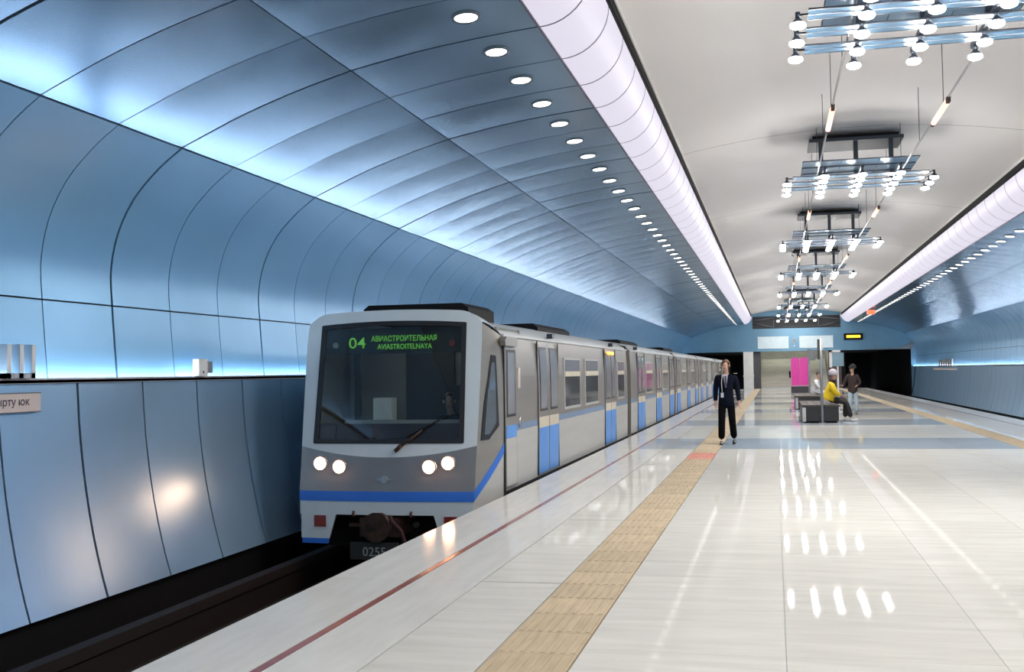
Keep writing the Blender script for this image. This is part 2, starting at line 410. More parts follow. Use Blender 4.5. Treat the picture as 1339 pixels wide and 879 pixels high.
def build_wall(side, name, label, near0, near1):
    # dark backing behind the panels
    b = MB()
    full = []
    for r in ROWS[1:]: full += [Vector(p) for p in r[2]]
    def shell(prof, off):
        def fn(u, v):
            t = v * (len(prof) - 1); a = min(int(t), len(prof) - 2); p = prof[a].lerp(prof[a + 1], t - a)
            c = Vector((XC, 1.0)); d = (p - c).normalized(); p = p + d * off
            return ((p.x if side == 'L' else mir(p.x)), YB + (YE + 0.0 - YB) * u, p.y)
        b.grid(fn, 1, len(prof) - 1, False)
    shell(full, 0.035); shell([Vector(p) for p in ROWS[0][2]], 0.035)
    w = b.obj(name, 'seam'); tag(w, label, kind='structure')
    rnd = random.Random(3 if side == 'L' else 5)
    for ri, (pn, mt, pr) in enumerate(ROWS):
        seg = {'dado_panel': 10, 'frieze_panel': 4, 'cove_panel': 14, 'vault_panel': 8, 'soffit_panel': 7}[pn]
        prof = smooth_profile(pr, seg)
        ph = 9.08 if ri == 0 else SEAM0
        variants = []
        k0 = math.ceil((YB - ph) / PP); fb = MB()
        k = k0
        while ph + (k + 1) * PP < YE + 0.3:
            y0 = ph + k * PP; maj0 = (k % 3 == 0); maj1 = ((k + 1) % 3 == 0)
            g0 = 0.017 if maj0 else (0.012 if ri == 0 else 0.0075); g1 = 0.017 if maj1 else (0.012 if ri == 0 else 0.0075)
            pil = {'dado_panel': 0.0025, 'frieze_panel': 0.001, 'cove_panel': 0.002}.get(pn, 0.006)
            if near0 <= y0 < near1:
                key = (maj0, maj1, rnd.randrange(3))
                found = [m for kk, m in variants if kk == key]
                if found: me = found[0]
                else:
                    pb = MB(); add_panel(pb, prof, g0, PP - g1, side, pil * rnd.uniform(0.5, 1.4), (rnd.uniform(-.004, .004), rnd.uniform(-.002, .002)) if ri > 2 else (rnd.uniform(-.002, .002), rnd.uniform(-.001, .001)), seg)
                    me = pb.mesh(pn, mt); variants.append((key, me))
                link(pn, me, w, (0, y0, 0))
            else:
                add_panel(fb, prof, y0 + g0, y0 + PP - g1, side, pil * rnd.uniform(0.4, 1.6), (rnd.uniform(-.009, .009), rnd.uniform(-.005, .005)) if ri > 2 else (rnd.uniform(-.003, .003), rnd.uniform(-.002, .002)), max(4, seg * 2 // 3) if ri else 5, 4)
            k += 1
        o = fb.obj('far_panels', mt, w); o['kind'] = 'stuff'
    return w
WL = build_wall('L', 'wall_left', 'curved wall and vault of blue metal panels behind the train', 4.0, 34.0)
WR = build_wall('R', 'wall_right', 'curved wall and vault of blue metal panels behind the empty track', 30.0, 46.0)
# lower black recess under the dado, dark shelf ledge, cove light
for side, nm, lab in (('L', 'trim_1', 'thin pale metal ledge along the left wall'), ('R', 'trim_2', 'thin pale metal ledge along the right wall')):
    f = (lambda x: x) if side == 'L' else mir
    tag(MB().box(f(-7.52), f(-7.335), YB, YE, 1.620, 1.652).box(f(-7.345), f(-7.335), YB, YE, 1.62, 1.672).obj(nm, 'ledge'), lab, kind='structure')
    o = MB().box(f(-7.405), f(-7.365), YB, YE, 1.6525, 1.668).obj('light_strip', 'ledge_led')
    tag(o, 'pale blue light strip lying on the ' + ('left' if side == 'L' else 'right') + ' wall ledge', 'light')
    tag(MB().box(f(-7.62), f(-7.12), YB, YE, ZB, -0.66).obj('trim_3' if side == 'L' else 'trim_4', 'black'), 'black plinth below the wall panels', kind='structure')

# ceiling ------------------------------------------------------------
def ceil_z(x): return 6.50 - 0.0284 * (x - XC) ** 2
ce = MB().grid(lambda u, v: (-2.3 + 8.2 * u, YB + (YE + 0.5 - YB) * v, ceil_z(-2.3 + 8.2 * u) + 0.06), 12, 1).obj('ceiling', 'seam'); tag(ce, 'pale shallow vaulted plaster ceiling over the platform', kind='structure')
CPL = 8.9
def cpanel(b=None):
    x0, x1 = -1.785, mir(-1.785)
    b = MB().grid(lambda u, v: (x0 + (x1 - x0) * u, 0.008 + (CPL - 0.016) * v, ceil_z(x0 + (x1 - x0) * u)), 24, 2)
    b.box(x0, x0 + 0.02, 0.008, CPL - 0.008, 6.075, ceil_z(x0)); b.box(x1 - 0.02, x1, 0.008, CPL - 0.008, 6.075, ceil_z(x0))
    return b.mesh('ceiling_panel', 'ceiling')
cpm = cpanel()
y = 19.8 - 3 * CPL
while y < YE:
    link('ceiling_panel', cpm, ce, (0, y, 0)); y += CPL

# curved light strips -------------------------------------------------
def strip_pt(t, inset=0.0):        # quarter round from vault edge to ceiling edge
    a = t * PI / 2; r = 0.585 - inset
    return (-2.40 + r * math.sin(a), 5.93 - r * math.cos(a))
for side in ('L', 'R'):
    f = (lambda x: x) if side == 'L' else mir
    T = thing('strip_light', 'long curved lavender light strip between the ' + ('left' if side == 'L' else 'right') + ' blue vault and the ceiling', 'light', (0, 0, 0))
    dm = MB().grid(lambda u, v: (f(strip_pt(v)[0]), 0.018 + (PP - 0.036) * u, strip_pt(v)[1]), 2, 10).mesh('diffuser', 'strip')
    rb = MB()
    rb.grid(lambda u, v: (f(strip_pt(v, 0.004)[0]), -0.022 + 0.044 * u, strip_pt(v, 0.004)[1]), 1, 10)
    rme = rb.mesh('rib', 'ring')
    k = math.ceil((YB - SEAM0) / PP)
    while SEAM0 + (k + 1) * PP <= YE + 0.1:
        link('diffuser', dm, T, (0, SEAM0 + k * PP, 0)); link('rib', rme, T, (0, SEAM0 + k * PP, 0)); k += 1
    MB().box(f(-2.402), f(-2.382), YB, YE, 5.328, 5.352).obj('edge_profile', 'ring', T)
    tag(MB().box(f(-1.845), f(-1.80), YB, YE, 5.92, 5.955).box(f(-1.86), f(-1.79), YB, YE, 5.955, 6.25).obj('trim_6' if side == 'L' else 'trim_7', 'black'), 'black strip painting the shaded gap between light strip and ceiling', kind='structure')  # black strip set in the open recess to give its shade

# downlights ----------------------------------------------------------
def downlight_proto():
    T = thing('downlight', '', 'light')
    n = 20
    b = MB()
    def ringfn(u, v):
        a = 2 * PI * u; r, z = ((0.115, 0.03), (0.122, -0.004), (0.150, -0.008), (0.155, 0.012))[int(round(v * 3))]
        return (r * math.cos(a), r * math.sin(a), z)
    b.grid(ringfn, n, 3); b.obj('bezel', 'bezel', T)
    c = MB(); c.v = [(0.118 * math.cos(2 * PI * i / n), 0.118 * math.sin(2 * PI * i / n), 0.002) for i in range(n)]; c.f = [tuple(range(n))]
    c.obj('lamp_lens', 'down', T)
    return T
dl = downlight_proto(); first = True
for side, y0 in (('L', 4.90), ('R', 4.90)):
    k = -9
    while y0 + k * PP < YE - 1.0:
        y = y0 + k * PP; k += 1
        if y < YB + 0.5 or (side == 'R' and y < 0): continue
        o = dl if first else copy_tree(dl); first = False
        x = -3.01; o.location = (x if side == 'L' else mir(x), y, 5.272)
        o.rotation_euler = (0, (0.105 if side == 'L' else -0.105) * -1, 0)
        tag(o, 'round recessed downlight in the row along the ' + ('left' if side == 'L' else 'right') + ' blue vault', 'light', ('left' if side == 'L' else 'right') + ' row of downlights')

# ceiling chandeliers ------------------------------------------------
ZBULB = 5.30
FX = XC - 0.06
def chandelier_proto():
    T = thing('ceiling_light', 'wide hanging ceiling light of blue glass plates and five rows of white bulbs', 'light', group='bulb ceiling lights over the platform')
    MB().box(-0.94, 0.94, 0.1, 1.08, 6.30, 6.37).obj('mounting_plate', 'darksteel', T)
    MB().box(-0.86, 0.86, 0.18, 1.0, 6.37, 6.44).obj('mounting_box', 'black', T)
    pm = MB().box(-0.045, 0.045, -0.035, 0.035, 5.50, 6.30).mesh('post', 'darksteel')
    for x in (-0.70, 0, 0.70):
        link('post', pm, T, (x, 0.25, 0))
    # upper and lower glass tiers: long plates across the hall
    def bar(b, x0, x1, y, z, r=0.012): b.tube([(x0, y, z), (x1, y, z)], r, 6)
    for y, z, hw in ((-0.62, 5.70, 1.10), (0.0, 5.70, 1.10), (0.62, 5.70, 1.10)):
        g = MB().box(-hw, hw, y - 0.26, y + 0.26, z - 0.006, z + 0.006).obj('glass_plate', 'fixglass', T)
        fb = MB(); bar(fb, -hw, hw, y - 0.26, z); bar(fb, -hw, hw, y + 0.26, z)
        for x in (-hw, -0.36, 0.36, hw): fb.tube([(x, y - 0.26, z), (x, y + 0.26, z)], 0.010, 6)
        fb.obj('plate_frame', 'darksteel', g)
    cm = MB().box(-0.03, 0.03, -1.18, 1.18, 5.47, 5.53)
    for x in (-0.70, 0, 0.70):
        link('bulb_rail', cm.mesh('bulb_rail', 'darksteel'), T, (x, 0, 0))
    bulb_pos = [(x, y) for x in (-0.705, 0, 0.705) for y in (-1.10, -0.60, -0.02, 0.58, 1.10)] + [(x, y) for x in (-1.41, 1.41) for y in (-0.46, 0.12, 0.70)]
    for y in (-0.46, 0.12, 0.70):
        g = MB().box(-1.30, 1.30, y - 0.15, y + 0.15, 5.455, 5.467).obj('glass_plate', 'fixglass', T)
        fb = MB(); fb.tube([(-1.41, y, 5.38), (-1.41, y, 5.46), (1.41, y, 5.46), (1.41, y, 5.38)], 0.013, 6); bar(fb, -1.30, 1.30, y + 0.15, 5.46); bar(fb, -1.30, 1.30, y - 0.15, 5.46)
        fb.obj('plate_frame', 'darksteel', g)
    hm = MB().tube([(0, 0, 5.49), (0, 0, 5.42)], 0.028, 10).tube([(0, 0, 5.42), (0, 0, 5.36)], [0.030, 0.086], 14).mesh('bulb_holder', 'darksteel')
    bm_ = MB().ball((0, 0, 5.345), 0.085, 14, 6, (1, 1, 0.45), 0.5, 1.0).mesh('bulb', 'bulb')
    for x, y in bulb_pos:
        h = link('bulb_holder', hm, T, (x, y, 0)); link('bulb', bm_, h)
    return T
cp = chandelier_proto()
FY = [1.9, 10.9, 20.0, 29.7, 39.4, 49.1, 58.9, 67.9, 75.8]
for i, y in enumerate(FY):
    o = cp if i == 0 else copy_tree(cp); o.location = (FX, y, 0)

# hanging tracks with glowing tubes ----------------------------------
for sx, nm in ((-0.81, 'left'), (0.81, 'right')):
    T = thing('lighting_track', 'thin hanging metal track with warm glowing tubes on the ' + ('side toward the train' if sx < 0 else 'side toward the empty track'), 'light', (FX + sx, 0, 0))
    MB().tube([(0, -2, 5.53), (0, YE - 2, 5.53)], 0.016, 8).obj('track_bar', 'steel', T)
    y = 0.4; rm_ = MB().tube([(0, 0, 5.54), (0, 0, ceil_z(FX + sx) + 0.03)], 0.006, 6).mesh('hanger_rod', 'darksteel')
    while y < 60:
        link('hanger_rod', rm_, T, (0, y, 0)); y += 2.4
    tb = MB().tube([(0, -0.62, 5.485), (0, 0.62, 5.485)], 0.042, 10).mesh('tube_lamp', 'tube')
    tc = MB().box(-0.025, 0.025, -0.06, 0.06, 5.45, 5.53).mesh('tube_cap', 'brown')
    for a, b in zip(FY[:-1], FY[1:]):
        yc = (a + b) / 2 - 0.35
        t = link('tube_lamp', tb, T, (0, yc, 0)); link('tube_cap', tc, t, (0, -0.68, 0)); link('tube_cap', tc, t, (0, 0.68, 0))

# ------------------------------------------------------------------ far end of the hall
ew = MB().box(-8.2, mir(-8.2), YE + 0.02, YE + 0.5, 3.05, 4.93).box(-8.2, -1.75, YE + 0.02, YE + 0.5, 4.93, 5.75).box(mir(-1.75), mir(-8.2), YE + 0.02, YE + 0.5, 4.93, 5.75) \
    .box(-1.75, mir(-1.75), YE + 0.02, YE + 0.5, 5.95, 6.8).obj('wall_end', 'endblue'); tag(ew, 'blue panelled end wall above the stairs and tunnel mouths', kind='structure')
for i in range(16):
    x0 = -7.9 + i * 1.2125
    MB().box(x0 + 0.012, x0 + 1.2, YE - 0.01, YE + 0.03, 3.06, 4.93).obj('wall_panel', 'endblue', ew)
# grille opening over the end wall
gr = thing('service_gantry', 'dark service opening with grey frame bars under the far ceiling', 'grille', (0, YE, 0))
MB().box(-1.75, mir(-1.75), 0.55, 0.6, 4.9, 6.2).obj('back_plate', 'darkpillar', gr)
fr = MB()
for (xa, za, xb, zb_) in ((-1.75, 5.62, 0.0, 5.85), (-1.75, 5.45, 0.0, 5.03), (0.0, 5.03, 3.6, 5.03), (0.0, 5.85, 3.6, 5.85), (mir(-1.75), 5.62, 3.6, 5.85), (mir(-1.75), 5.45, 3.6, 5.03), (0.0, 5.03, 0.0, 5.85), (3.6, 5.03, 3.6, 5.85)):
    o = MB().tube([(xa, 0.3, za), (xb, 0.3, zb_)], 0.055, 6).obj('frame_bar', 'truss', gr)
# tunnels
for nm, xa, xb in (('tunnel_left', -8.0, -2.55), ('tunnel_right', 5.62, 10.75)):
    t = MB().box(xa - 0.3, xa, YE + 0.05, YE + 35, -1.5, 3.6).box(xb, xb + 0.25, YE + 0.05, YE + 35, -1.5, 3.6).box(xa - 0.3, xb + 0.25, YE + 0.5, YE + 35, 3.3, 3.6).box(xa, xb, YE + 34.8, YE + 35, -1.5, 3.6).obj(nm, 'black')
    tag(t, 'dark tunnel mouth in the end wall ' + ('that the train fills' if xa < 0 else 'of the empty track'), kind='structure')
tag(MB().box(10.75, 11.6, YE, YE + 0.4, -1.4, 3.06).obj('trim_8', 'endblue'), 'blue jamb right of the empty tunnel mouth', kind='structure')
tag(MB().prism([(7.2, 3.06), (10.9, 3.06), (10.9, 3.75), (10.55, 3.42), (10.1, 3.24), (9.3, 3.14), (7.2, 3.10)], 'y', YE - 0.12, YE + 0.02).obj('trim_9', 'truss'), 'pale curved lintel over the empty tunnel mouth', kind='structure')
tag(MB().box(-8.2, -7.2, YE, YE + 0.4, -1.4, 3.06).obj('trim_10', 'endblue'), 'blue jamb left of the train tunnel mouth', kind='structure')
# pillars and stairs
tag(MB().box(-2.52, -1.72, YE - 0.2, YE + 0.6, 0, 3.05).box(-2.56, -1.68, YE - 0.24, YE + 0.64, 1.02, 1.12).obj('column', 'pillar'), 'pale square column beside the train tunnel mouth', 'column')
tag(MB().box(-1.72, -1.12, YE + 0.5, YE + 1.0, 0, 3.05).box(-1.72, -1.08, YE + 0.44, YE + 0.5, 0.0, 0.1).obj('column', 'darkpillar'), 'dark column between the pale column and the stairs', 'column')
tag(MB().box(4.30, 5.62, YE + 0.1, YE + 0.7, 0, 3.05).box(4.26, 5.66, YE + 0.06, YE + 0.1, 0, 0.12).obj('column', 'brownpillar'), 'dark brown column beside the empty tunnel mouth', 'column')
st = thing('staircase', 'wide beige stone staircase rising at the far end of the platform', 'stairs', (0, YE + 1.2, 0))
sm_ = MB().box(-1.15, 4.35, 0, 0.36, 0, 0.15).mesh('step', 'stepstone')
for i in range(16):
    link('step', sm_, st, (0, i * 0.34, i * 0.155))
MB().box(-1.15, 4.35, 16 * 0.34, 16 * 0.34 + 2, 2.3, 2.48).obj('landing', 'stepstone', st)
MB().tube([(1.6, -0.1, 0.0), (1.6, -0.1, 0.95), (1.6, 5.4, 3.4)], 0.035, 8).obj('handrail', 'steel', st)
tag(MB().box(-1.4, 4.6, YE + 8.6, YE + 8.8, 0, 5.6).box(-1.5, -1.3, YE + 1.0, YE + 8.6, 0, 5.6).box(4.5, 4.7, YE + 1.0, YE + 8.6, 0, 5.6).box(-1.5, 4.7, YE + 0.6, YE + 8.8, 5.3, 5.5).obj('wall_stairwell', 'beige'), 'beige stone walls of the stairwell', kind='structure')
for x in (-0.6, 1.0, 2.6):
    o = MB().box(x, x + 0.9, YE + 3.2, YE + 5.2, 5.2, 5.28).box(x - 0.04, x + 0.94, YE + 3.16, YE + 3.2, 5.2, 5.3).obj('ceiling_lamp', 'hallglow'); tag(o, 'flat white ceiling lamp in the stairwell', 'light', 'stairwell lamps')
# boards on the end wall
for xa, xb, lab in ((-1.32, 1.17, 'blank pale rectangular board on the end wall above the stairs, toward the train'), (2.03, 4.70, 'blank pale rectangular board on the end wall beside the amber sign')):
    T = thing('wall_board', lab, 'board', ((xa + xb) / 2, YE - 0.05, 3.32)); h = (xb - xa) / 2
    MB().box(-h, h, -0.05, 0.02, 0, 0.92).obj('board_face', 'endwhite', T)
    MB().box(-h - 0.03, h + 0.03, -0.04, 0.03, -0.03, 0).box(-h - 0.03, h + 0.03, -0.04, 0.03, 0.92, 0.95).obj('frame', 'white', T)
T = thing('clock', 'small round wall clock between the two pale boards', 'clock', (1.62, YE - 0.05, 3.78))
MB().tube([(0, 0.03, 0.12), (0, -0.06, 0.12)], 0.20, 16).obj('case', 'signblue', T); MB().tube([(0, -0.06, 0.12), (0, -0.065, 0.12)], 0.15, 16).obj('dial', 'truss', T)
MB().tube([(0, 0, -0.28), (0, -0.1, -0.30)], 0.07, 10).obj('lamp', 'white', T)
T = thing('led_sign', 'black display box with glowing amber text line on the end wall', 'sign', (6.30, YE - 0.1, 3.88))
MB().box(-0.74, 0.74, -0.12, 0.08, 0, 0.52).obj('case', 'black', T)
MB().box(-0.55, 0.55, -0.13, -0.12, 0.15, 0.37).obj('display', 'amber', T)
T = thing('glow_box', 'red-orange glowing box under the far end of the right light strip', 'light', (6.02, 62.2, 5.26))  # red-orange glow of unknown source, built as a lit box
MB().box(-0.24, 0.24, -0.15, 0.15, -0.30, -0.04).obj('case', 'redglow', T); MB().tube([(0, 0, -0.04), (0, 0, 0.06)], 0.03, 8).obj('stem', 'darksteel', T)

# ------------------------------------------------------------------ train
TR = thing('metro_train', 'silver metro train with blue stripe and lit headlights at the platform', 'train', (0, 0, ZB + 0.18))
TZ = -(ZB + 0.18)          # children are modelled in hall coordinates
def tobj(b, name, m, parent=None, **k):
    o = b.obj(name, m, parent or TR, **k)
    if parent is None: o.location.z = TZ
    return o
HB = 1.46
def car_profile():
    r = [(1.44, -0.12, 0), (1.45, 0.30, 0), (1.46, 0.80, 1), (1.46, 0.90, 2), (1.46, 1.60, 2), (1.43, 2.17, 3), (1.37, 2.25, 3), (1.20, 2.345, 3), (0.80, 2.445, 3), (0.0, 2.50, 3)]
    return r + [(-x, z, {3: 3, 2: 2, 1: 1, 0: 0}[m]) for x, z, m in reversed(r[:-1])]
PR = car_profile()
def side_x(z):
    for (xa, za, _), (xb, zb_, _) in zip(PR[:6], PR[1:7]):
        if za <= z <= zb_: return TXC + xa + (xb - xa) * (z - za) / (zb_ - za)
    return TXC + HB
def car_section(y0, y1, doors, wins):
    b = MB(); n = len(PR)
    for y in (y0, y1): b.v += [(TXC + x, y, z) for x, z, _ in PR]
    segm = [0, 0, 1, 2, 2, 3, 3, 3, 3, 3, 3, 3, 3, 2, 2, 1, 0, 0]
    for i in range(n - 1):
        b.cur = segm[i]; b.face((i, i + 1, n + i + 1, n + i), 4 < i < 13)
    b.cur = 2
    if y0 > 14: b.face(list(range(n - 1, -1, -1)))
    b.face(list(range(n, 2 * n))); b.cur = 0; b.face((0, n, 2 * n - 1, n - 1))
    tobj(b, 'car_body', ['trainlow', 'bandblue', 'trainside', 'roof'])
    tobj(MB().box(TXC - 1.2, TXC + 1.2, y0 + 0.3, y1 - 0.3, -0.62, -0.13), 'underframe', 'black')
    # rain gutter; black sill strip raised to paint the dark platform gap
    tobj(MB().box(side_x(2.17) - 0.01, side_x(2.17) + 0.025, y0, y1, 2.165, 2.20), 'gutter', 'roof')
    tobj(MB().box(side_x(0) - 0.02, side_x(0) + 0.03, y0 + 0.05, y1 - 0.05, -0.12, -0.018), 'sill_shade_strip', 'black')
    for yd in doors:
        dw = 0.715
        for k in range(2):
            a = yd + k * (dw + 0.012)
            def sheet(ya, yb, za, zb_, off, nm, m, par, nz=6):
                bb = MB()
                bb.grid(lambda u, v: (side_x(za + (zb_ - za) * v) + off, ya + (yb - ya) * u, za + (zb_ - za) * v), 1, nz, False)
                for uu in (0, 1):
                    bb.grid(lambda u, v, uu=uu: (side_x(za + (zb_ - za) * v) + off * u - 0.01 * (1 - u), ya + (yb - ya) * uu, za + (zb_ - za) * v), 1, nz, False)
                for vv in (0, 1):
                    bb.grid(lambda u, v, vv=vv: (side_x(za + (zb_ - za) * vv) + off * u - 0.01 * (1 - u), ya + (yb - ya) * v, za + (zb_ - za) * vv), 1, 1, False)
                return tobj(bb, nm, m, par) if par else tobj(bb, nm, m)
            leaf = sheet(a, a + dw, 0.0, 2.12, 0.012, 'door_leaf', 'trainside', None)
            sheet(a + 0.10, a + dw - 0.10, 1.02, 2.06, 0.016, 'gasket', 'gasket', leaf)
            sheet(a + 0.135, a + dw - 0.135, 1.06, 2.02, 0.020, 'glass', 'ventglass', leaf)
            sheet(a + 0.02, a + dw - 0.02, 0.02, 0.755, 0.016, 'lower_panel', 'doorblue', leaf)
            sheet(a + 0.02, a + dw - 0.02, 0.755, 0.925, 0.016, 'handle_panel', 'cream', leaf)
        tobj(MB().box(side_x(1) - 0.01, side_x(1) + 0.006, yd - 0.03, yd, 0.0, 2.15).box(side_x(1) - 0.01, side_x(1) + 0.006, yd + 1.442, yd + 1.472, 0.0, 2.15), 'door_frame', 'gasket')
    for ya, yb in wins:
        x = side_x(1.45)
        w = tobj(MB().box(x - 0.03, x + 0.010, ya, yb, 0.97, 1.90), 'window_frame', 'trainlow')
        tobj(MB().box(x, x + 0.014, ya + 0.05, yb - 0.05, 1.02, 1.56), 'pane', 'sideglass', w)
        tobj(MB().box(x - 0.01, x + 0.014, ya + 0.05, yb - 0.05, 1.66, 1.87), 'vent_pane', 'ventglass', w)
        tobj(MB().box(x, x + 0.02, ya + 0.04, yb - 0.04, 1.57, 1.65), 'vent_rail', 'cream', w)
def gangway(y0, y1):
    b = MB(); n = 6
    for i in range(n):
        a = y0 + (y1 - y0) * i / n; c = y0 + (y1 - y0) * (i + 1) / n
        b.box(TXC - 1.30 + (i % 2) * 0.04, TXC + 1.36 - (i % 2) * 0.05, a, c, -0.1, 2.30 - (i % 2) * 0.05)
    tobj(b, 'gangway_bellows', 'rubber')
car_section(13.0, 24.42, [14.93, 21.08], [(16.88, 18.30), (18.80, 20.25), (22.80, 23.85)])
car_section(25.02, 36.15, [26.28, 30.50, 34.45], [(28.05, 29.55), (32.35, 33.85)])
car_section(36.60, 47.75, [37.05, 41.6, 45.75], [(39.1, 41.0), (43.5, 45.2)])
car_section(48.15, 62.3, [49.3, 53.4, 58.2], [(51.2, 52.7), (55.1, 56.7)])
car_section(62.75, 84.0, [64.0, 68.4, 73.0], [(66.0, 67.6), (70.4, 72.0)])
for a, b_ in ((24.42, 25.02), (36.15, 36.60), (47.75, 48.15), (62.3, 62.75)): gangway(a, b_)
for ya, yb, xa, xb, zt in ((13.3, 14.6, -5.98, -4.36, 2.68), (17.2, 20.0, -5.7, -4.30, 2.56), (27.5, 31.0, -5.8, -4.4, 2.57), (38.5, 42, -5.8, -4.4, 2.58)):
    tobj(MB().prism([(xa, 2.40), (xa, zt - 0.06), (xa + 0.08, zt), (xb - 0.10, zt), (xb, zt - 0.07), (xb, 2.40)], 'y', ya, yb), 'roof_unit', 'rubber')
for y in (15.9, 22.0, 26.0):
    tobj(MB().box(-3.80, -3.70, y - 0.07, y + 0.07, 2.22, 2.30), 'side_lamp_box', 'darksteel')
tobj(MB().box(-3.78, -3.715, 21.5, 22.2, 2.03, 2.09), 'side_gleam_bar', 'orange')  # glowing bar stands in for an orange reflection on the car side
# cab door and emblem plates
x = TXC + HB
cd = tobj(MB().box(x - 0.02, x + 0.014, 12.99, 13.58, 0.02, 2.12), 'cab_door', 'trainside')
tobj(MB().box(x, x + 0.018, 13.05, 13.52, 1.02, 1.98), 'gasket', 'gasket', cd)
tobj(MB().box(x, x + 0.022, 13.10, 13.47, 1.06, 1.94), 'glass', 'ventglass', cd)
tobj(MB().box(x, x + 0.020, 13.02, 13.55, 0.72, 0.90), 'blue_patch', 'doorblue', cd)
tobj(MB().box(x - 0.015, x + 0.017, 13.02, 13.55, 0.05, 0.72), 'lower_panel', 'trainlow', cd)
tobj(MB().tube([(x + 0.04, 13.64, 0.85), (x + 0.04, 13.64, 1.0)], 0.012, 6), 'grab_handle', 'steel', cd)
tobj(MB().box(x - 0.01, x + 0.012, 12.955, 12.99, -0.08, 2.15), 'cab_seam', 'gasket')
tobj(MB().prism([(12.85, 2.10), (12.88, 2.03), (13.5, 2.03), (13.52, 2.10), (13.4, 2.16), (12.95, 2.16)], 'x', x - 0.02, x + 0.06), 'cab_lamp_cover', 'trainside')
tobj(MB().box(x, x + 0.016, 13.70, 13.80, 1.42, 1.72), 'notice_plate', 'plate')

# front mask ----------------------------------------------------------
def hw(z):
    pts = [(-0.70, 1.20), (-0.24, 1.235), (0.07, 1.25), (0.67, 1.265), (1.5, 1.28), (2.15, 1.285), (2.40, 1.27)]
    for (a, wa), (b, wb) in zip(pts, pts[1:]):
        if a <= z <= b: return wa + (wb - wa) * (z - a) / (b - a)
    return pts[0][1] if z < pts[0][0] else pts[-1][1]
def FY0(u, z): return 12.15 + 0.15 * max(0, z) + 0.06 * (u / 1.24) ** 2
def fp(u, z, off=0.0): return (TXC + u, FY0(u, z) - off, z)
def ztop(u):
    a = abs(u)
    return 2.55 - 0.03 * a * a if a < 0.95 else 2.523 - 0.16 * ((a - 0.95) / 0.32) ** 2
def fsheet(b, fn, nu, nv, off=0.0, th=0.03):
    """closed sheet over the front surface; fn(u,v)->(u,z)"""
    F = lambda u, v: fp(*fn(u, v), off)
    B = lambda u, v: tuple(a + d for a, d in zip(fp(*fn(u, v), off), (0, th, 0)))
    b.grid(F, nu, nv); b.grid(B, nu, nv)
    for uu in (0, 1): b.grid(lambda s, v, uu=uu: F(uu, v) if s < .5 else B(uu, v), 1, nv, False)
    for vv in (0, 1): b.grid(lambda s, u, vv=vv: F(u, vv) if s < .5 else B(u, vv), 1, nu, False)
    return b
def curve(u): return 0.53 + 0.135 * (u / 1.2) ** 2
WZ0, WZ1 = 0.725, 2.345
def ww(z): return 1.075 - 0.022 * (z - WZ0) / (WZ1 - WZ0)
def wtop(u): return 2.385 - 0.04 * (u / 1.05) ** 2
b = MB()
for sgn in (-1, 1):
    fsheet(b, lambda u, v, s=sgn: (s * (ww(WZ0 + (WZ1 - WZ0) * v) * (1 - u) + hw(WZ0 + (WZ1 - WZ0) * v) * u), WZ0 + (WZ1 - WZ0) * v), 4, 14)
def topfn(u, v):
    x = -1.27 + 2.54 * u; lo = wtop(max(-1.053, min(1.053, x))); return (x, lo + (max(ztop(x), lo + 0.012) - lo) * v)
fsheet(b, topfn, 40, 3)
fsheet(b, lambda u, v: ((2 * u - 1) * hw(0.7), curve((2 * u - 1) * hw(0.7)) + (WZ0 - curve((2 * u - 1) * hw(0.7))) * v), 24, 3)
tobj(b, 'front_mask', 'trainwhite')
tobj(fsheet(MB(), lambda u, v: ((2 * u - 1) * hw(0.4), 0.08 + (curve((2 * u - 1) * hw(0.4)) - 0.08) * v), 24, 4), 'lower_mask', 'trainmask')
tobj(fsheet(MB(), lambda u, v: ((2 * u - 1) * hw(0.0), -0.055 + 0.135 * v), 24, 2, 0.006), 'front_stripe', 'trainblue')
tobj(fsheet(MB(), lambda u, v: ((2 * u - 1) * hw(-0.1), -0.235 + 0.18 * v), 24, 2), 'apron', 'trainwhite')
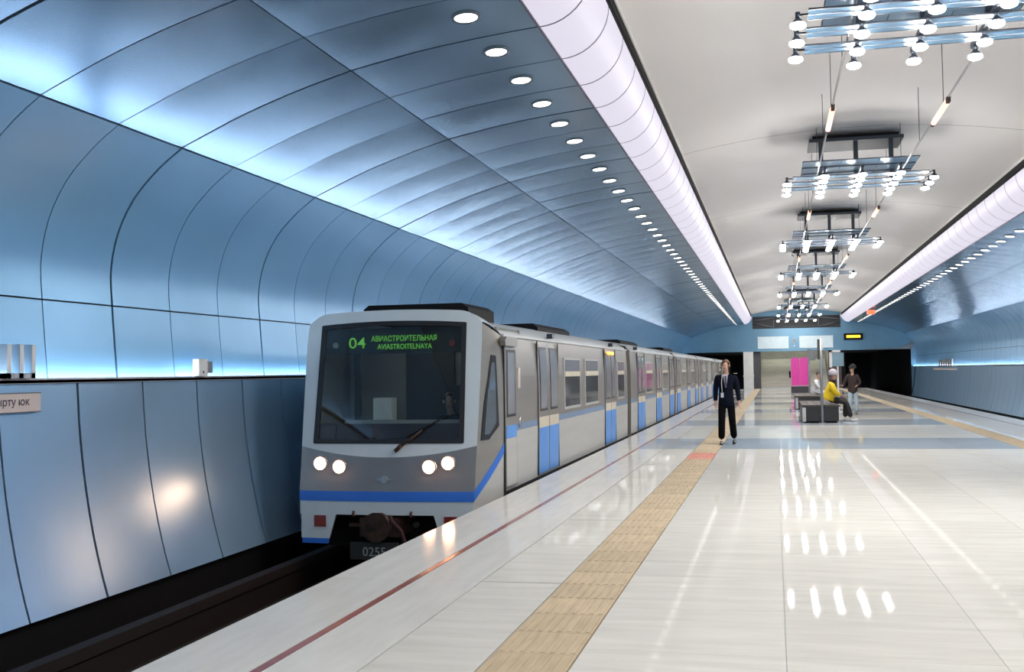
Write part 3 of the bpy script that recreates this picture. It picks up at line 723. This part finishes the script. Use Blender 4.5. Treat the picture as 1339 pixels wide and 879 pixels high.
for sgn in (-1, 1):
    sk = tobj(fsheet(MB(), lambda u, v, s=sgn: (s * ((0.70 + 0.10 * (1 - v)) * (1 - u) + hw(-0.4) * u), -0.56 + 0.325 * v), 4, 4), 'skirt', 'trainwhite')
    tobj(fsheet(MB(), lambda u, v, s=sgn: (s * ((0.80 + 0.02 * (1 - v)) * (1 - u) + hw(-0.6) * u), -0.63 + 0.07 * v), 4, 1, 0.004), 'skirt_stripe', 'trainblue', sk)
    tobj(fsheet(MB(), lambda u, v, s=sgn: (s * (0.845 + 0.175 * u), -0.405 + 0.155 * v), 1, 1, 0.012), 'marker_lamp', 'redlens', sk)
    # cheek between front corner and cab seam
    def cheek(t, z, off=0.0, s=sgn):
        u0 = hw(min(z, 2.36)); x0, y0 = u0, FY0(u0, z); x1, y1 = side_x(min(2.2, max(-.1, z))) - TXC, 12.97
        e = 1 - (1 - t) ** 1.25
        return (TXC + s * (x0 + (x1 - x0) * e + off), y0 + (y1 - y0) * t, z)
    def csheet(fn, nu, nv, off, m, nm, par=None, th=0.02):
        bb = MB(); F = lambda u, v: cheek(*fn(u, v), off); B = lambda u, v: cheek(*fn(u, v), off - th)
        bb.grid(F, nu, nv); bb.grid(B, nu, nv)
        for uu in (0, 1): bb.grid(lambda s_, v, uu=uu: F(uu, v) if s_ < .5 else B(uu, v), 1, nv, False)
        for vv in (0, 1): bb.grid(lambda s_, u, vv=vv: F(u, vv) if s_ < .5 else B(u, vv), 1, nu, False)
        return tobj(bb, nm, m, par)
    lo = lambda t: -0.05 + 0.60 * t
    csheet(lambda u, v: (u, -0.235 + (lo(u) + 0.07 + 0.235) * v), 8, 6, 0, 'trainlow', 'lower_cheek')
    if sgn > 0:
        csheet(lambda u, v: (u, lo(u) + 0.07 + (2.34 - 0.16 * u - lo(u) - 0.07) * v), 8, 14, 0, 'trainside', 'upper_cheek')
    else:
        csheet(lambda u, v: (u, lo(u) + 0.07 + (0.95 - lo(u) - 0.07) * v), 8, 5, 0, 'trainside', 'upper_cheek')
        csheet(lambda u, v: (u, 1.95 + (2.34 - 0.16 * u - 1.95) * v), 8, 3, 0, 'trainside', 'upper_cheek')
        csheet(lambda u, v: (u * 0.06, 0.95 + 1.0 * v), 1, 4, 0, 'trainwhite', 'corner_post')
        csheet(lambda u, v: (0.72 + 0.28 * u, 0.95 + 1.0 * v), 2, 4, 0, 'trainside', 'corner_post')
        csheet(lambda u, v: (0.06 + 0.66 * u, 0.95 + 1.0 * v), 3, 3, -0.005, 'windglass', 'side_window', th=0.002)
    csheet(lambda u, v: (u, lo(u) + 0.14 * v), 8, 2, 0.006, 'trainblue', 'cheek_stripe')
    if sgn > 0:
        poly = [(0.39, 1.90), (0.60, 1.89), (0.73, 0.92), (0.36, 0.745), (0.10, 0.745), (0.155, 1.25)]
        cx = sum(p[0] for p in poly) / 6; cz = sum(p[1] for p in poly) / 6
        def polyob(k, off, m, nm, par=None):
            bb = MB(); q = [(cx + (p[0] - cx) * k, cz + (p[1] - cz) * (1 - (1 - k) * 0.45)) for p in poly]
            bb.v = [cheek(*p, off) for p in q] + [cheek(*p, -0.02) for p in q]
            bb.f = [tuple(range(6))] + [(i, i + 6, (i + 1) % 6 + 6, (i + 1) % 6) for i in range(6)]
            return tobj(bb, nm, m, par)
        fr_ = polyob(1.0, 0.012, 'gasket', 'quarter_window_frame')
        polyob(0.66, 0.016, 'sideglass', 'glass', fr_)
# mask roof: from the front brow back to the car roof
def rz(u):
    a = abs(u)
    for (xa, za, _), (xb, zb_, _) in zip(PR[5:9], PR[6:10]):
        if xb <= a <= xa: return za + (zb_ - za) * (xa - a) / (xa - xb)
    return 2.17
def roofn(u, v):
    s = 2 * u - 1; uf = 1.27 * s; ur = 1.43 * s
    f = fp(uf, ztop(uf)); r = (TXC + ur, 13.02, rz(ur)); e = math.sin(v * PI / 2)
    return (f[0] + (r[0] - f[0]) * v, f[1] + (r[1] - f[1]) * v, f[2] + (r[2] - f[2]) * v + 0.03 * math.sin(PI * v))
tobj(MB().grid(roofn, 32, 6), 'cab_roof', 'trainwhite')
# windscreen, gasket, display
b = MB()
for sgn in (-1, 1):
    fsheet(b, lambda u, v, s=sgn: (s * (ww(WZ0 + (WZ1 - WZ0) * v) - 0.055 * (1 - u) + 0.012 * u), WZ0 + (WZ1 - WZ0) * v), 1, 10, 0.008)
fsheet(b, lambda u, v: ((2 * u - 1) * 1.06, wtop((2 * u - 1) * 1.06) - 0.055 + 0.065 * v), 16, 1, 0.008)
fsheet(b, lambda u, v: ((2 * u - 1) * 1.08, WZ0 - 0.012 + 0.055 * v), 16, 1, 0.008)
gk = tobj(b, 'windscreen_gasket', 'gasket')
b = MB(); b.grid(lambda u, v: fp((2 * u - 1) * 1.05, WZ0 + 0.03 + (wtop((2 * u - 1) * 1.05) - 0.05 - WZ0) * v, -0.012), 16, 12); tobj(b, 'windscreen', 'windglass')
b = MB(); fsheet(b, lambda u, v: ((2 * u - 1) * 1.05, 0.75 + 0.23 * v), 12, 2, -0.05, 0.02); tobj(b, 'lower_sill', 'cabsill')
ds = tobj(fsheet(MB(), lambda u, v: ((2 * u - 1) * 1.02, 1.945 + 0.36 * v), 12, 2, -0.06, 0.10), 'destination_display', 'cabdark')
def led(body, size, u, z, w):
    o = text_obj('lettering', body, size, 'led', Matrix.Translation((TXC + u, FY0(u, z) + 0.045, z)) @ FACE_Y, ds, width=w, bold=0.0015)
    return o
led('04', 0.215, -0.66, 2.025, 0.25); led('АВИАСТРОИТЕЛЬНАЯ', 0.105, -0.32, 2.115, 0.96); led('AVIASTROITELNAYA', 0.10, -0.22, 2.005, 0.80)
tobj(MB().tube([(TXC - 0.86, FY0(0.86, 2.07) + 0.03, 2.07), (TXC - 0.86, FY0(0.86, 2.07) + 0.06, 2.07)], 0.04, 10), 'cab_signal', 'cabdesk', ds)
tobj(MB().tube([(TXC + 0.86, FY0(0.86, 2.07) + 0.03, 2.07), (TXC + 0.86, FY0(0.86, 2.07) + 0.06, 2.07)], 0.045, 10), 'cab_signal', 'redlens', ds)
# headlights
for u, z in ((-0.955, 0.448), (-0.665, 0.405), (0.625, 0.405), (0.885, 0.455)):
    c = Vector(fp(u, z)); hbz = tobj(MB().tube([c + Vector((0, 0.06, 0)), c + Vector((0, -0.025, 0))], 0.105, 18), 'headlight', 'trainmask')
    tobj(MB().ball(c + Vector((0, -0.024, 0)), 0.085, 16, 8, (1, 0.35, 1)), 'lamp_lens', 'head', hbz)
# wiper
wp = tobj(MB().tube([fp(0.15, 0.62, 0.03), fp(0.24, 0.70, 0.05)], 0.030, 8).tube([fp(0.20, 0.66, 0.05), fp(0.52, 0.90, 0.05)], [0.018, 0.012], 8), 'wiper', 'coupler')
tobj(MB().tube([fp(0.30, 0.80, 0.035), fp(0.84, 1.08, 0.03)], 0.010, 6), 'blade', 'rubber', wp)
tobj(MB().tube([fp(0.0, 0.235, 0.0), fp(0.0, 0.235, 0.012)], 0.05, 14).box(TXC - 0.10, TXC + 0.10, 12.165, 12.19, 0.225, 0.245), 'emblem', 'steel')
# handles under the apron, coupler, hoses, number plate
for u in (-0.42, 0.40): tobj(MB().tube([fp(u, -0.18, 0.03), fp(u, -0.24, 0.05), fp(u, -0.26, 0.0)], 0.018, 6), 'lifting_eye', 'coupler')
cp_ = tobj(MB().box(TXC - 0.33, TXC + 0.23, 12.12, 12.9, -0.52, -0.27).tube([(TXC - 0.06, 12.5, -0.38), (TXC - 0.06, 12.02, -0.38)], [0.13, 0.20], 14).box(TXC - 0.52, TXC - 0.30, 12.2, 12.3, -0.40, -0.36), 'coupler', 'coupler')
tobj(MB().tube([(TXC + 0.05, 12.25, -0.24), (TXC + 0.16, 12.05, -0.30), (TXC + 0.30, 12.02, -0.42), (TXC + 0.34, 12.05, -0.58), (TXC + 0.33, 12.15, -0.72)], 0.028, 8), 'air_hose', 'maroon', cp_)
tobj(MB().tube([(TXC - 0.15, 12.04, -0.38), (TXC - 0.15, 12.0, -0.38)], 0.06, 12).tube([(TXC + 0.45, 12.2, -0.36), (TXC + 0.45, 12.16, -0.36)], 0.04, 10), 'coupler_head', 'rail', cp_)
npl = tobj(MB().box(TXC - 0.48, TXC + 0.20, 12.14, 12.18, -0.83, -0.60), 'number_plate', 'cabdark')
text_obj('lettering', '0255', 0.17, 'cabdesk', Matrix.Translation((TXC - 0.30, 12.135, -0.78)) @ FACE_Y, npl, bold=0.001)
tobj(MB().box(TXC - 1.1, TXC + 1.1, 12.7, 13.3, -0.75, -0.15), 'buffer_beam', 'black')
wm = MB().tube([(-0.06, 0, 0), (0.06, 0, 0)], 0.39, 20)
for yy in (14.6, 16.6, 22.0): 
    for xx in (-0.76, 0.76):
        o = link('wheel', wm.mesh('wheel', 'rail'), TR, (TXC + xx, yy, 0.39))
# cab interior
tobj(MB().box(TXC - 1.38, TXC + 1.38, 14.10, 14.16, 0.1, 2.3).box(TXC + 1.30, TXC + 1.36, 12.98, 14.1, 0.1, 2.3), 'cab_rear_wall', 'cabgrey')
tobj(MB().box(TXC - 0.42, TXC + 0.36, 14.05, 14.10, 0.2, 2.0), 'cab_inner_door', 'cabdark')
tobj(MB().prism([(12.55, 0.55), (12.50, 0.92), (12.60, 1.02), (13.05, 0.98), (13.10, 0.55)], 'x', TXC - 0.75, TXC + 1.10), 'cab_desk', 'cabdesk')
tobj(MB().box(TXC - 0.40, TXC - 0.13, 12.75, 12.95, 1.0, 1.32).box(TXC - 0.23, TXC - 0.12, 12.73, 12.75, 1.02, 1.31), 'cab_monitor', 'white')
tobj(MB().box(TXC - 0.80, TXC - 0.72, 13.0, 13.08, 0.5, 2.3), 'cab_post', 'cabdark')
sb = tobj(MB().box(TXC + 0.45, TXC + 0.98, 13.55, 13.68, 0.55, 1.48).box(TXC + 0.42, TXC + 1.0, 13.15, 13.62, 0.45, 0.57).tube([(TXC + 0.7, 13.4, 0.1), (TXC + 0.7, 13.4, 0.46)], 0.06, 10), 'driver_seat', 'cabdark')
tobj(MB().box(TXC - 1.15, TXC + 1.15, 12.45, 14.1, 0.05, 0.12), 'cab_floor', 'cabdark')
tobj(MB().box(TXC - 0.3, TXC + 0.3, 13.4, 13.6, 2.26, 2.29), 'cab_fill_lamp', 'cabfill')  # unseen lamp added to brighten the cab interior

# ------------------------------------------------------------------ people
def skin_mesh(verts, edges, root=0, sub=1):
    me = bpy.data.meshes.new('body'); me.from_pydata([v[0] for v in verts], edges, [])
    o = bpy.data.objects.new('body', me); COL.objects.link(o)
    sk = o.modifiers.new('skin', 'SKIN'); sk.use_smooth_shade = True; sk.branch_smoothing = 0.3
    if not me.skin_vertices: 
        bpy.context.view_layer.objects.active = o; bpy.ops.mesh.customdata_skin_add()
    for i, v in enumerate(verts):
        d = me.skin_vertices[0].data[i]; d.radius = v[1] if isinstance(v[1], tuple) else (v[1], v[1]); d.use_root = (i == root); d.use_loose = False
    ss = o.modifiers.new('sub', 'SUBSURF'); ss.levels = sub; ss.render_levels = sub
    dg = bpy.context.evaluated_depsgraph_get(); dg.update()
    out = bpy.data.meshes.new_from_object(o.evaluated_get(dg)); bpy.data.objects.remove(o)
    for p in out.polygons: p.use_smooth = True
    return out
def skin_part(name, chains, mtl, parent, sub=1):
    """chains: list of point lists [(xyz, r), ...]; equal points are shared"""
    V = []; E = []; idx = {}
    for ch in chains:
        prev = None
        for p, r in ch:
            k = tuple(round(c, 4) for c in p)
            if k not in idx: idx[k] = len(V); V.append((tuple(p), r))
            if prev is not None and prev != idx[k]: E.append((prev, idx[k]))
            prev = idx[k]
    me = skin_mesh(V, E, 0, sub); me.materials.clear(); me.materials.append(M[mtl])
    return link(name, me, parent)
def lerp3(a, b, t): return tuple(x + (y - x) * t for x, y in zip(a, b))
def add3(a, b): return tuple(x + y for x, y in zip(a, b))
def make_person(name, label, group, loc, rz, J, C, hat=None, sc=1.0):
    T = thing(name, label, 'person', loc, rz, group); T.scale = (sc, sc, sc)
    g = J
    face = Vector(g.get('look', (0, -1, 0))).normalized(); sidev = face.cross(Vector((0, 0, 1))).normalized()
    hd = Vector(g['head'])
    head = [(g['neck'], 0.052), (tuple(hd + Vector((0, 0, -0.085)) + face * 0.012), (0.060, 0.066)), (tuple(hd), (0.074, 0.088)), (tuple(hd + Vector((0, 0, 0.07)) - face * 0.008), (0.070, 0.082)), (tuple(hd + Vector((0, 0, 0.115)) - face * 0.012), (0.04, 0.05))]
    ch = [[(g['pelvis'], (0.13, 0.10)), (g['waist'], (0.12, 0.09)), (g['chest'], (0.15, 0.10)), (g['neck'], 0.052)] , head,
          [(tuple(hd), (0.074, 0.088)), (tuple(hd + face * 0.085 + Vector((0, 0, -0.015))), 0.016), (tuple(hd + face * 0.108 + Vector((0, 0, -0.03))), 0.011)]]
    for s in 'LR':
        sh, el, wr = g['sh' + s], g['el' + s], g['wr' + s]
        hv = (Vector(g.get('ha' + s, tuple(Vector(wr) + (Vector(wr) - Vector(el)).normalized() * 0.1))) - Vector(wr)).normalized()
        w = Vector(wr); palm = w + hv * 0.075; across = Vector(g.get('ac' + s, (0, 1, 0))).normalized(); curl = hv.cross(across).normalized() * (0.014)
        ch.append([(g['chest'], (0.15, 0.10)), (sh, 0.048), (el, 0.040), (wr, 0.029), (tuple(w + hv * 0.045), (0.036, 0.020)), (tuple(palm), (0.036, 0.018))])
        for k, ln in zip((-1.5, -0.5, 0.5, 1.5), (0.062, 0.075, 0.08, 0.068)):
            a = palm + across * (0.017 * k); q = a + hv * ln * 0.55 + curl * 0.5; e = a + hv * ln + curl * 1.6
            ch.append([(tuple(palm), (0.036, 0.018)), (tuple(a + hv * 0.02), 0.0095), (tuple(q), 0.0088), (tuple(e), 0.0075)])
        tb = w + hv * 0.045
        ch.append([(tuple(tb), (0.036, 0.020)), (tuple(tb + across * 0.045 + hv * 0.025), 0.011), (tuple(tb + across * 0.055 + hv * 0.06 + curl), 0.009)])
        ch.append([(g['pelvis'], (0.13, 0.10)), (g['hip' + s], 0.080), (g['kn' + s], 0.052), (g['an' + s], 0.036)])
    skin_part('body', ch, 'skin', T, 1)
    # clothing
    j = C['top_r']
    pel = g['hem']
    jc = [[(pel, (0.18 * j, 0.145 * j)), (g['pelvis'], (0.172 * j, 0.14 * j)), (g['waist'], (0.150 * j, 0.115 * j)), (g['chest'], (0.180 * j, 0.128 * j)), (lerp3(g['chest'], g['neck'], 0.75), (0.085 * j, 0.075 * j))]]
    for s in 'LR':
        jc.append([(g['chest'], (0.180 * j, 0.128 * j)), (g['sh' + s], 0.072 * j), (lerp3(g['sh' + s], g['el' + s], 0.5), 0.064 * j), (g['el' + s], 0.056 * j), (lerp3(g['el' + s], g['wr' + s], 0.92), 0.045 * j)])
    jk = skin_part('jacket', jc, C['top'], T)
    tc = [[(g['waist'], (0.125, 0.10)), (g['pelvis'], (0.155, 0.118))]]
    for s in 'LR':
        tc.append([(g['pelvis'], (0.155, 0.118)), (g['hip' + s], 0.098), (lerp3(g['hip' + s], g['kn' + s], 0.5), 0.086), (g['kn' + s], 0.080), (lerp3(g['kn' + s], g['an' + s], 0.96), 0.076)])
    skin_part('trousers', tc, C['legs'], T)
    for s in 'LR':
        an = Vector(g['an' + s]); f = Vector(g.get('foot' + s, (0, -1, 0))).normalized()
        skin_part('shoe', [[(tuple(an + Vector((0, 0, -0.01)) - f * 0.015), 0.045), (tuple(an + Vector((0, 0, -0.055)) - f * 0.01), (0.046, 0.042)), (tuple(an + Vector((0, 0, -0.06)) + f * 0.09), (0.045, 0.036)), (tuple(an + Vector((0, 0, -0.068)) + f * 0.19), (0.036, 0.024))]], C['shoe'], T)
    # hair / hat
    def cap(nm, m, r, lowf, lowb, lift=0.0):
        b = MB(); c = hd + Vector((0, 0, 0.03 + lift)) - face * 0.012
        def fn(u, v):
            a = 2 * PI * u; fr_ = 0.5 + 0.5 * math.cos(a)
            vm = PI * (lowb + (lowf - lowb) * fr_ ** 1.5) * v
            d = face * (math.cos(a) * math.sin(vm) * 1.06) + sidev * (math.sin(a) * math.sin(vm) * 0.9) + Vector((0, 0, math.cos(vm) * 1.12))
            return tuple(c + d * r)
        b.grid(fn, 20, 8); return b.obj(nm, m, T)
    cap('hair', C['hair'], 0.097, 0.30, 0.56)
    if hat: cap('hat', hat, 0.130, 0.50, 0.60, 0.02)
    for sx in (-1, 1):
        MB().ball(hd + face * 0.079 + sidev * 0.031 * sx + Vector((0, 0, 0.012)), 0.010, 8, 6).obj('eye', 'ink', T)
        MB().ball(hd + sidev * 0.082 * sx - face * 0.004, 0.026, 8, 6, (0.5, 0.7, 1.2)).obj('ear', 'skin', T)
    MB().ball(hd + face * 0.076 + Vector((0, 0, -0.062)), 0.020, 8, 6, (1.1, 0.35, 0.35)).obj('mouth', 'brown', T)
    return T, jk
stand = dict(neck=(0, 0.0, 1.50), head=(0.0, -0.02, 1.655), chest=(0, 0.0, 1.30), waist=(0, 0, 1.08), pelvis=(0, 0, 0.94), hem=(0, 0, 0.74),
             shL=(-0.18, 0.0, 1.42), elL=(-0.225, 0.03, 1.13), wrL=(-0.225, -0.03, 0.88), shR=(0.18, 0, 1.42), elR=(0.240, 0.03, 1.13), wrR=(0.265, -0.03, 0.88),
             hipL=(-0.09, 0, 0.88), knL=(-0.10, -0.07, 0.49), anL=(-0.115, -0.06, 0.085), hipR=(0.09, 0, 0.88), knR=(0.115, -0.02, 0.49), anR=(0.145, 0.12, 0.10))
J = dict(stand); J['look'] = (-0.35, -1, -0.05)
man, jk = make_person('person', 'man in a dark navy suit walking along the platform beside the train', None, (-1.06, 21.25, 0), 0.0, J,
                      dict(top='navy', top_r=1.06, legs='blackcloth', shoe='shoe', hair='hair'), sc=1.045)
MB().prism([(-0.055, 1.475), (0.05, 1.475), (0.012, 1.20), (-0.012, 1.20)], 'y', -0.150, -0.125).obj('shirt_front', 'shirt', man)
MB().prism([(-0.018, 1.44), (0.018, 1.44), (0.024, 1.23), (0, 1.20), (-0.024, 1.23)], 'y', -0.158, -0.150).obj('tie', 'ink', man)
MB().tube([(-0.07, -0.10, 1.46), (-0.085, -0.150, 1.30), (-0.075, -0.155, 1.10)], 0.007, 6).obj('lanyard', 'white', man)
MB().box(-0.105, -0.045, -0.160, -0.150, 0.99, 1.09).obj('badge', 'shirt', man)
for sx in (-1, 1): MB().box(sx * 0.20 - 0.035, sx * 0.20 + 0.035, -0.05, 0.05, 1.485, 1.495).obj('epaulette', 'shirt', man)

# seated figure in yellow: faces the empty track (+X)
def seated(lean=0.0):
    return dict(neck=(0.06 + lean, 0, 1.12), head=(0.13 + lean, 0, 1.27), chest=(0.03 + lean * 0.7, 0, 0.94), waist=(-0.02 + lean * 0.3, 0, 0.74), pelvis=(-0.02, 0, 0.60), hem=(-0.03, 0, 0.575),
                shL=(0.04 + lean * 0.8, 0.20, 1.04), elL=(0.14 + lean, 0.23, 0.80), wrL=(0.28 + lean, 0.14, 0.73), shR=(0.04 + lean * 0.8, -0.20, 1.04), elR=(0.14 + lean, -0.24, 0.80), wrR=(0.28 + lean, -0.13, 0.73),
                hipL=(0.05, 0.10, 0.60), knL=(0.45, 0.13, 0.58), anL=(0.42, 0.12, 0.085), hipR=(0.05, -0.10, 0.60), knR=(0.44, -0.13, 0.54), anR=(0.56, -0.12, 0.085), look=(1, -0.05, -0.15),
                footL=(1, 0, 0), footR=(1, 0, 0), acL=(0, 0, 1), acR=(0, 0, 1))
py, _ = make_person('person', 'seated person in a yellow jacket and grey knitted hat on the black bench', None, (1.64, 30.35, 0), 0.0, seated(0.0),
                    dict(top='yellow', top_r=1.55, legs='olive', shoe='whitecloth', hair='darkhair'), hat='greywool', sc=1.10)
skin_part('scarf', [[((0.03, 0.08, 1.14), 0.045), ((0.13, 0.06, 1.12), 0.05), ((0.16, -0.02, 1.11), 0.05), ((0.10, -0.09, 1.12), 0.05), ((0.0, -0.06, 1.15), 0.045)]], 'maroon', py)
MB().box(0.36, 0.375, -0.06, 0.06, 0.72, 0.86).obj('phone', 'black', py)
# standing figure by the sign board
J = dict(stand); J['look'] = (-1, -0.3, -0.2); J['elL'] = (-0.30, -0.05, 1.14); J['wrL'] = (-0.36, -0.22, 1.05); J['haL'] = (-0.44, -0.28, 1.08); J['wrR'] = (0.12, -0.24, 1.05); J['elR'] = (0.26, -0.05, 1.13)
J['anR'] = (0.11, 0.02, 0.085); J['anL'] = (-0.10, 0.0, 0.085)
ps, _ = make_person('person', 'person in a dark brown coat and pale jeans standing behind the seated figure', None, (2.66, 34.6, 0), 0.0, J,
                    dict(top='brown', top_r=1.15, legs='jeans', shoe='shoe', hair='darkhair'), hat='olive', sc=0.955)
T = thing('backpack', 'dark backpack worn by the person in the brown coat', 'bag', (2.66, 34.83, 1.0))
bp = MB(); bp.ball((0, 0.0, 0.22), 0.26, 14, 10, (0.78, 0.42, 1.15)); bp.obj('bag_body', 'blackcloth', T)
MB().ball((0, 0.08, 0.12), 0.15, 12, 8, (0.9, 0.5, 0.8)).obj('front_pocket', 'olive', T); MB().tube([(0, -0.02, 0.50), (0, 0.03, 0.56), (0, 0.07, 0.50)], 0.012, 6).obj('handle', 'black', T)
# figure in white on the far bench
J = seated(0.0)
pw, _ = make_person('person', 'seated person in a white coat on the farther bench', None, (1.66, 41.2, 0), -0.2, J,
                    dict(top='whitecloth', top_r=1.2, legs='whitecloth', shoe='shoe', hair='darkhair'), sc=1.06)
# driver in the cab
J = seated(0.10); 
J.update(look=(1, 0.25, -0.1))
dv, _ = make_person('person', 'train driver in dark clothes sitting behind the windscreen', None, (TXC + 0.60, 13.35, -0.02), -PI / 2, J,
                    dict(top='navy', top_r=1.08, legs='blackcloth', shoe='shoe', hair='darkhair'), sc=1.0)

# ------------------------------------------------------------------ platform furniture
def bench(y0, y1, label):
    T = thing('bench', label, 'bench', (1.33, y0, 0)); L = y1 - y0
    MB().box(-0.46, 0.46, 0.06, L - 0.06, 0.0, 0.06).obj('plinth', 'black', T)
    MB().box(-0.52, -0.42, 0.0, L, 0.05, 0.48).obj('side_panel', 'bench', T); MB().box(0.42, 0.52, 0.0, L, 0.05, 0.48).obj('side_panel', 'bench', T)
    MB().box(-0.42, 0.42, 0.0, 0.06, 0.05, 0.48).obj('end_panel', 'bench', T); MB().box(-0.42, 0.42, L - 0.06, L, 0.05, 0.48).obj('end_panel', 'bench', T)
    MB().box(-0.54, -0.44, -0.015, 0.05, 0.04, 0.46).obj('corner_post', 'steel', T)
    n = 5; w = 1.12 / n
    sm2 = MB().box(0.006, w - 0.006, -0.03, L + 0.03, 0.48, 0.535).mesh('seat_slat', 'benchtop')
    for i in range(n): link('seat_slat', sm2, T, (-0.56 + i * w, 0, 0))
    return T
bench(29.45, 33.4, 'long black box bench with grey slat top, beside the signpost')
bench(39.1, 43.0, 'black box bench standing farther along the platform, behind the first bench')
T = thing('signpost', 'tall grey signpost with a dark plate rising beside the first bench', 'sign', (1.36, 29.28, 0))
MB().tube([(0, 0, 0), (0, 0, 2.52)], 0.045, 12).obj('post', 'pole', T); MB().tube([(0, 0, 0), (0, 0, 0.02)], 0.11, 14).obj('base_plate', 'pole', T)
MB().box(-0.10, 0.0, -0.03, 0.03, 1.90, 2.50).obj('sign_plate', 'darkpillar', T); MB().box(0.03, 0.07, -0.03, 0.03, 2.2, 2.52).obj('sign_edge', 'white', T)
T = thing('signpost', 'thin pale post standing between the two benches', 'post', (1.58, 46.0, 0))
MB().tube([(0, 0, 0), (0, 0, 2.55)], 0.05, 10).obj('post', 'pole', T); MB().box(-0.02, 0.30, -0.03, 0.03, 2.0, 2.5).obj('sign_plate', 'truss', T); MB().tube([(0, 0, 0), (0, 0, 0.02)], 0.13, 12).obj('base_plate', 'pole', T)
T = thing('sign_board', 'grey-blue square board on a pale post behind the seated figure', 'sign', (2.30, 36.6, 0))
MB().box(-0.20, 0.22, -0.03, 0.02, 1.70, 2.20).obj('board', 'signblue', T); MB().tube([(0.0, 0.03, 0), (0.0, 0.03, 1.9)], 0.035, 10).obj('post', 'white', T)
MB().box(-0.30, -0.20, -0.04, 0.03, 1.66, 2.30).box(-0.30, 0.10, -0.04, 0.03, 2.22, 2.30).obj('frame', 'white', T); MB().tube([(0, 0.03, 0), (0, 0.03, 0.03)], 0.15, 12).obj('foot', 'white', T)
# pink stand
T = thing('info_stand', 'magenta two-panel stand with rounded tops and dark base near the stairs', 'stand', (1.66, 66.0, 0))
MB().box(-0.60, 0.60, -0.25, 0.25, 0, 0.42).obj('base', 'darkpillar', T)
def arch(w, z0, z1):
    p = [(-w, z0), (w, z0), (w, z1 - w * 0.7)]
    for i in range(1, 8):
        a = PI * i / 8; p.append((w * math.cos(a), z1 - w * 0.7 + w * 0.7 * math.sin(a)))
    return p + [(-w, z1 - w * 0.7)]
am = MB().prism(arch(0.28, 0.46, 2.38), 'y', -0.10, 0.10).mesh('panel', 'pink')
for x in (-0.29, 0.29):
    link('panel', am, T, (x, 0, 0))
MB().box(-0.60, 0.60, -0.14, 0.14, 0.42, 0.50).box(-0.60, -0.575, -0.12, 0.12, 0.5, 2.0).box(0.575, 0.60, -0.12, 0.12, 0.5, 2.0).obj('frame', 'pinkpale', T)
MB().box(-0.72, -0.60, -0.05, 0.1, 1.0, 1.45).obj('side_box', 'black', T)

# ------------------------------------------------------------------ things on the left ledge
T = thing('wall_letter', 'steel letter standing on the left wall ledge', 'letter', (-7.36, 8.0, 1.672))
b = MB(); d0, d1 = 0.0, 0.085
for y in (0.0, 0.155, 0.31): b.box(d0, d1, y, y + 0.055, 0.0, 0.335)
b.box(d0, d1, 0.0, 0.365, 0.0, 0.05); b.obj('letter_body', 'steel', T)
bf = MB()
for y in (0.0, 0.155, 0.31): bf.box(d1, d1 + 0.004, y + 0.004, y + 0.051, 0.05, 0.325)
bf.obj('letter_gleam', 'white', T)  # white fronts paint the light reflected by the steel strokes
T = thing('notice_plate', 'beige metal notice plate with dark lettering on the left wall', 'sign', (-7.325, 8.48, 1.34))
MB().box(-0.02, 0.012, -1.7, 0, 0, 0.182).obj('plate', 'plate', T)
MB().box(-0.015, 0.018, -1.7, 0, 0.182, 0.188).box(-0.015, 0.018, -1.7, 0, -0.006, 0).obj('rim', 'darkpillar', T)
text_obj('lettering', 'утырту юк', 0.105, 'ink', Matrix.Translation((0.0135, -0.15, 0.065)) @ FACE_X, T, align='RIGHT', bold=0.002)
T = thing('ledge_box', 'small white electrical box standing on the left wall ledge', 'box', (-7.36, 11.13, 1.672))
MB().box(0, 0.09, 0, 0.19, 0, 0.22).obj('case', 'white', T); MB().box(0.0, 0.085, 0.19, 0.31, 0.04, 0.19).obj('socket', 'steel', T); MB().tube([(0.09, 0.095, 0.05), (0.096, 0.095, 0.05)], 0.018, 10).obj('knob', 'truss', T)
# sign across the empty track
T = thing('wall_sign', 'small lettered sign on the right wall ledge across the empty track', 'sign', (mir(-7.40), 61.8, 1.652))
MB().box(-0.07, 0.0, 0.0, 8.5, -0.28, -0.16).obj('lower_plate', 'plate', T)
for i in range(6): MB().box(-0.08, 0.0, 1.4 + i * 0.85, 1.4 + i * 0.85 + 0.6, 0.02, 0.42).obj('letter_body', 'steel', T)
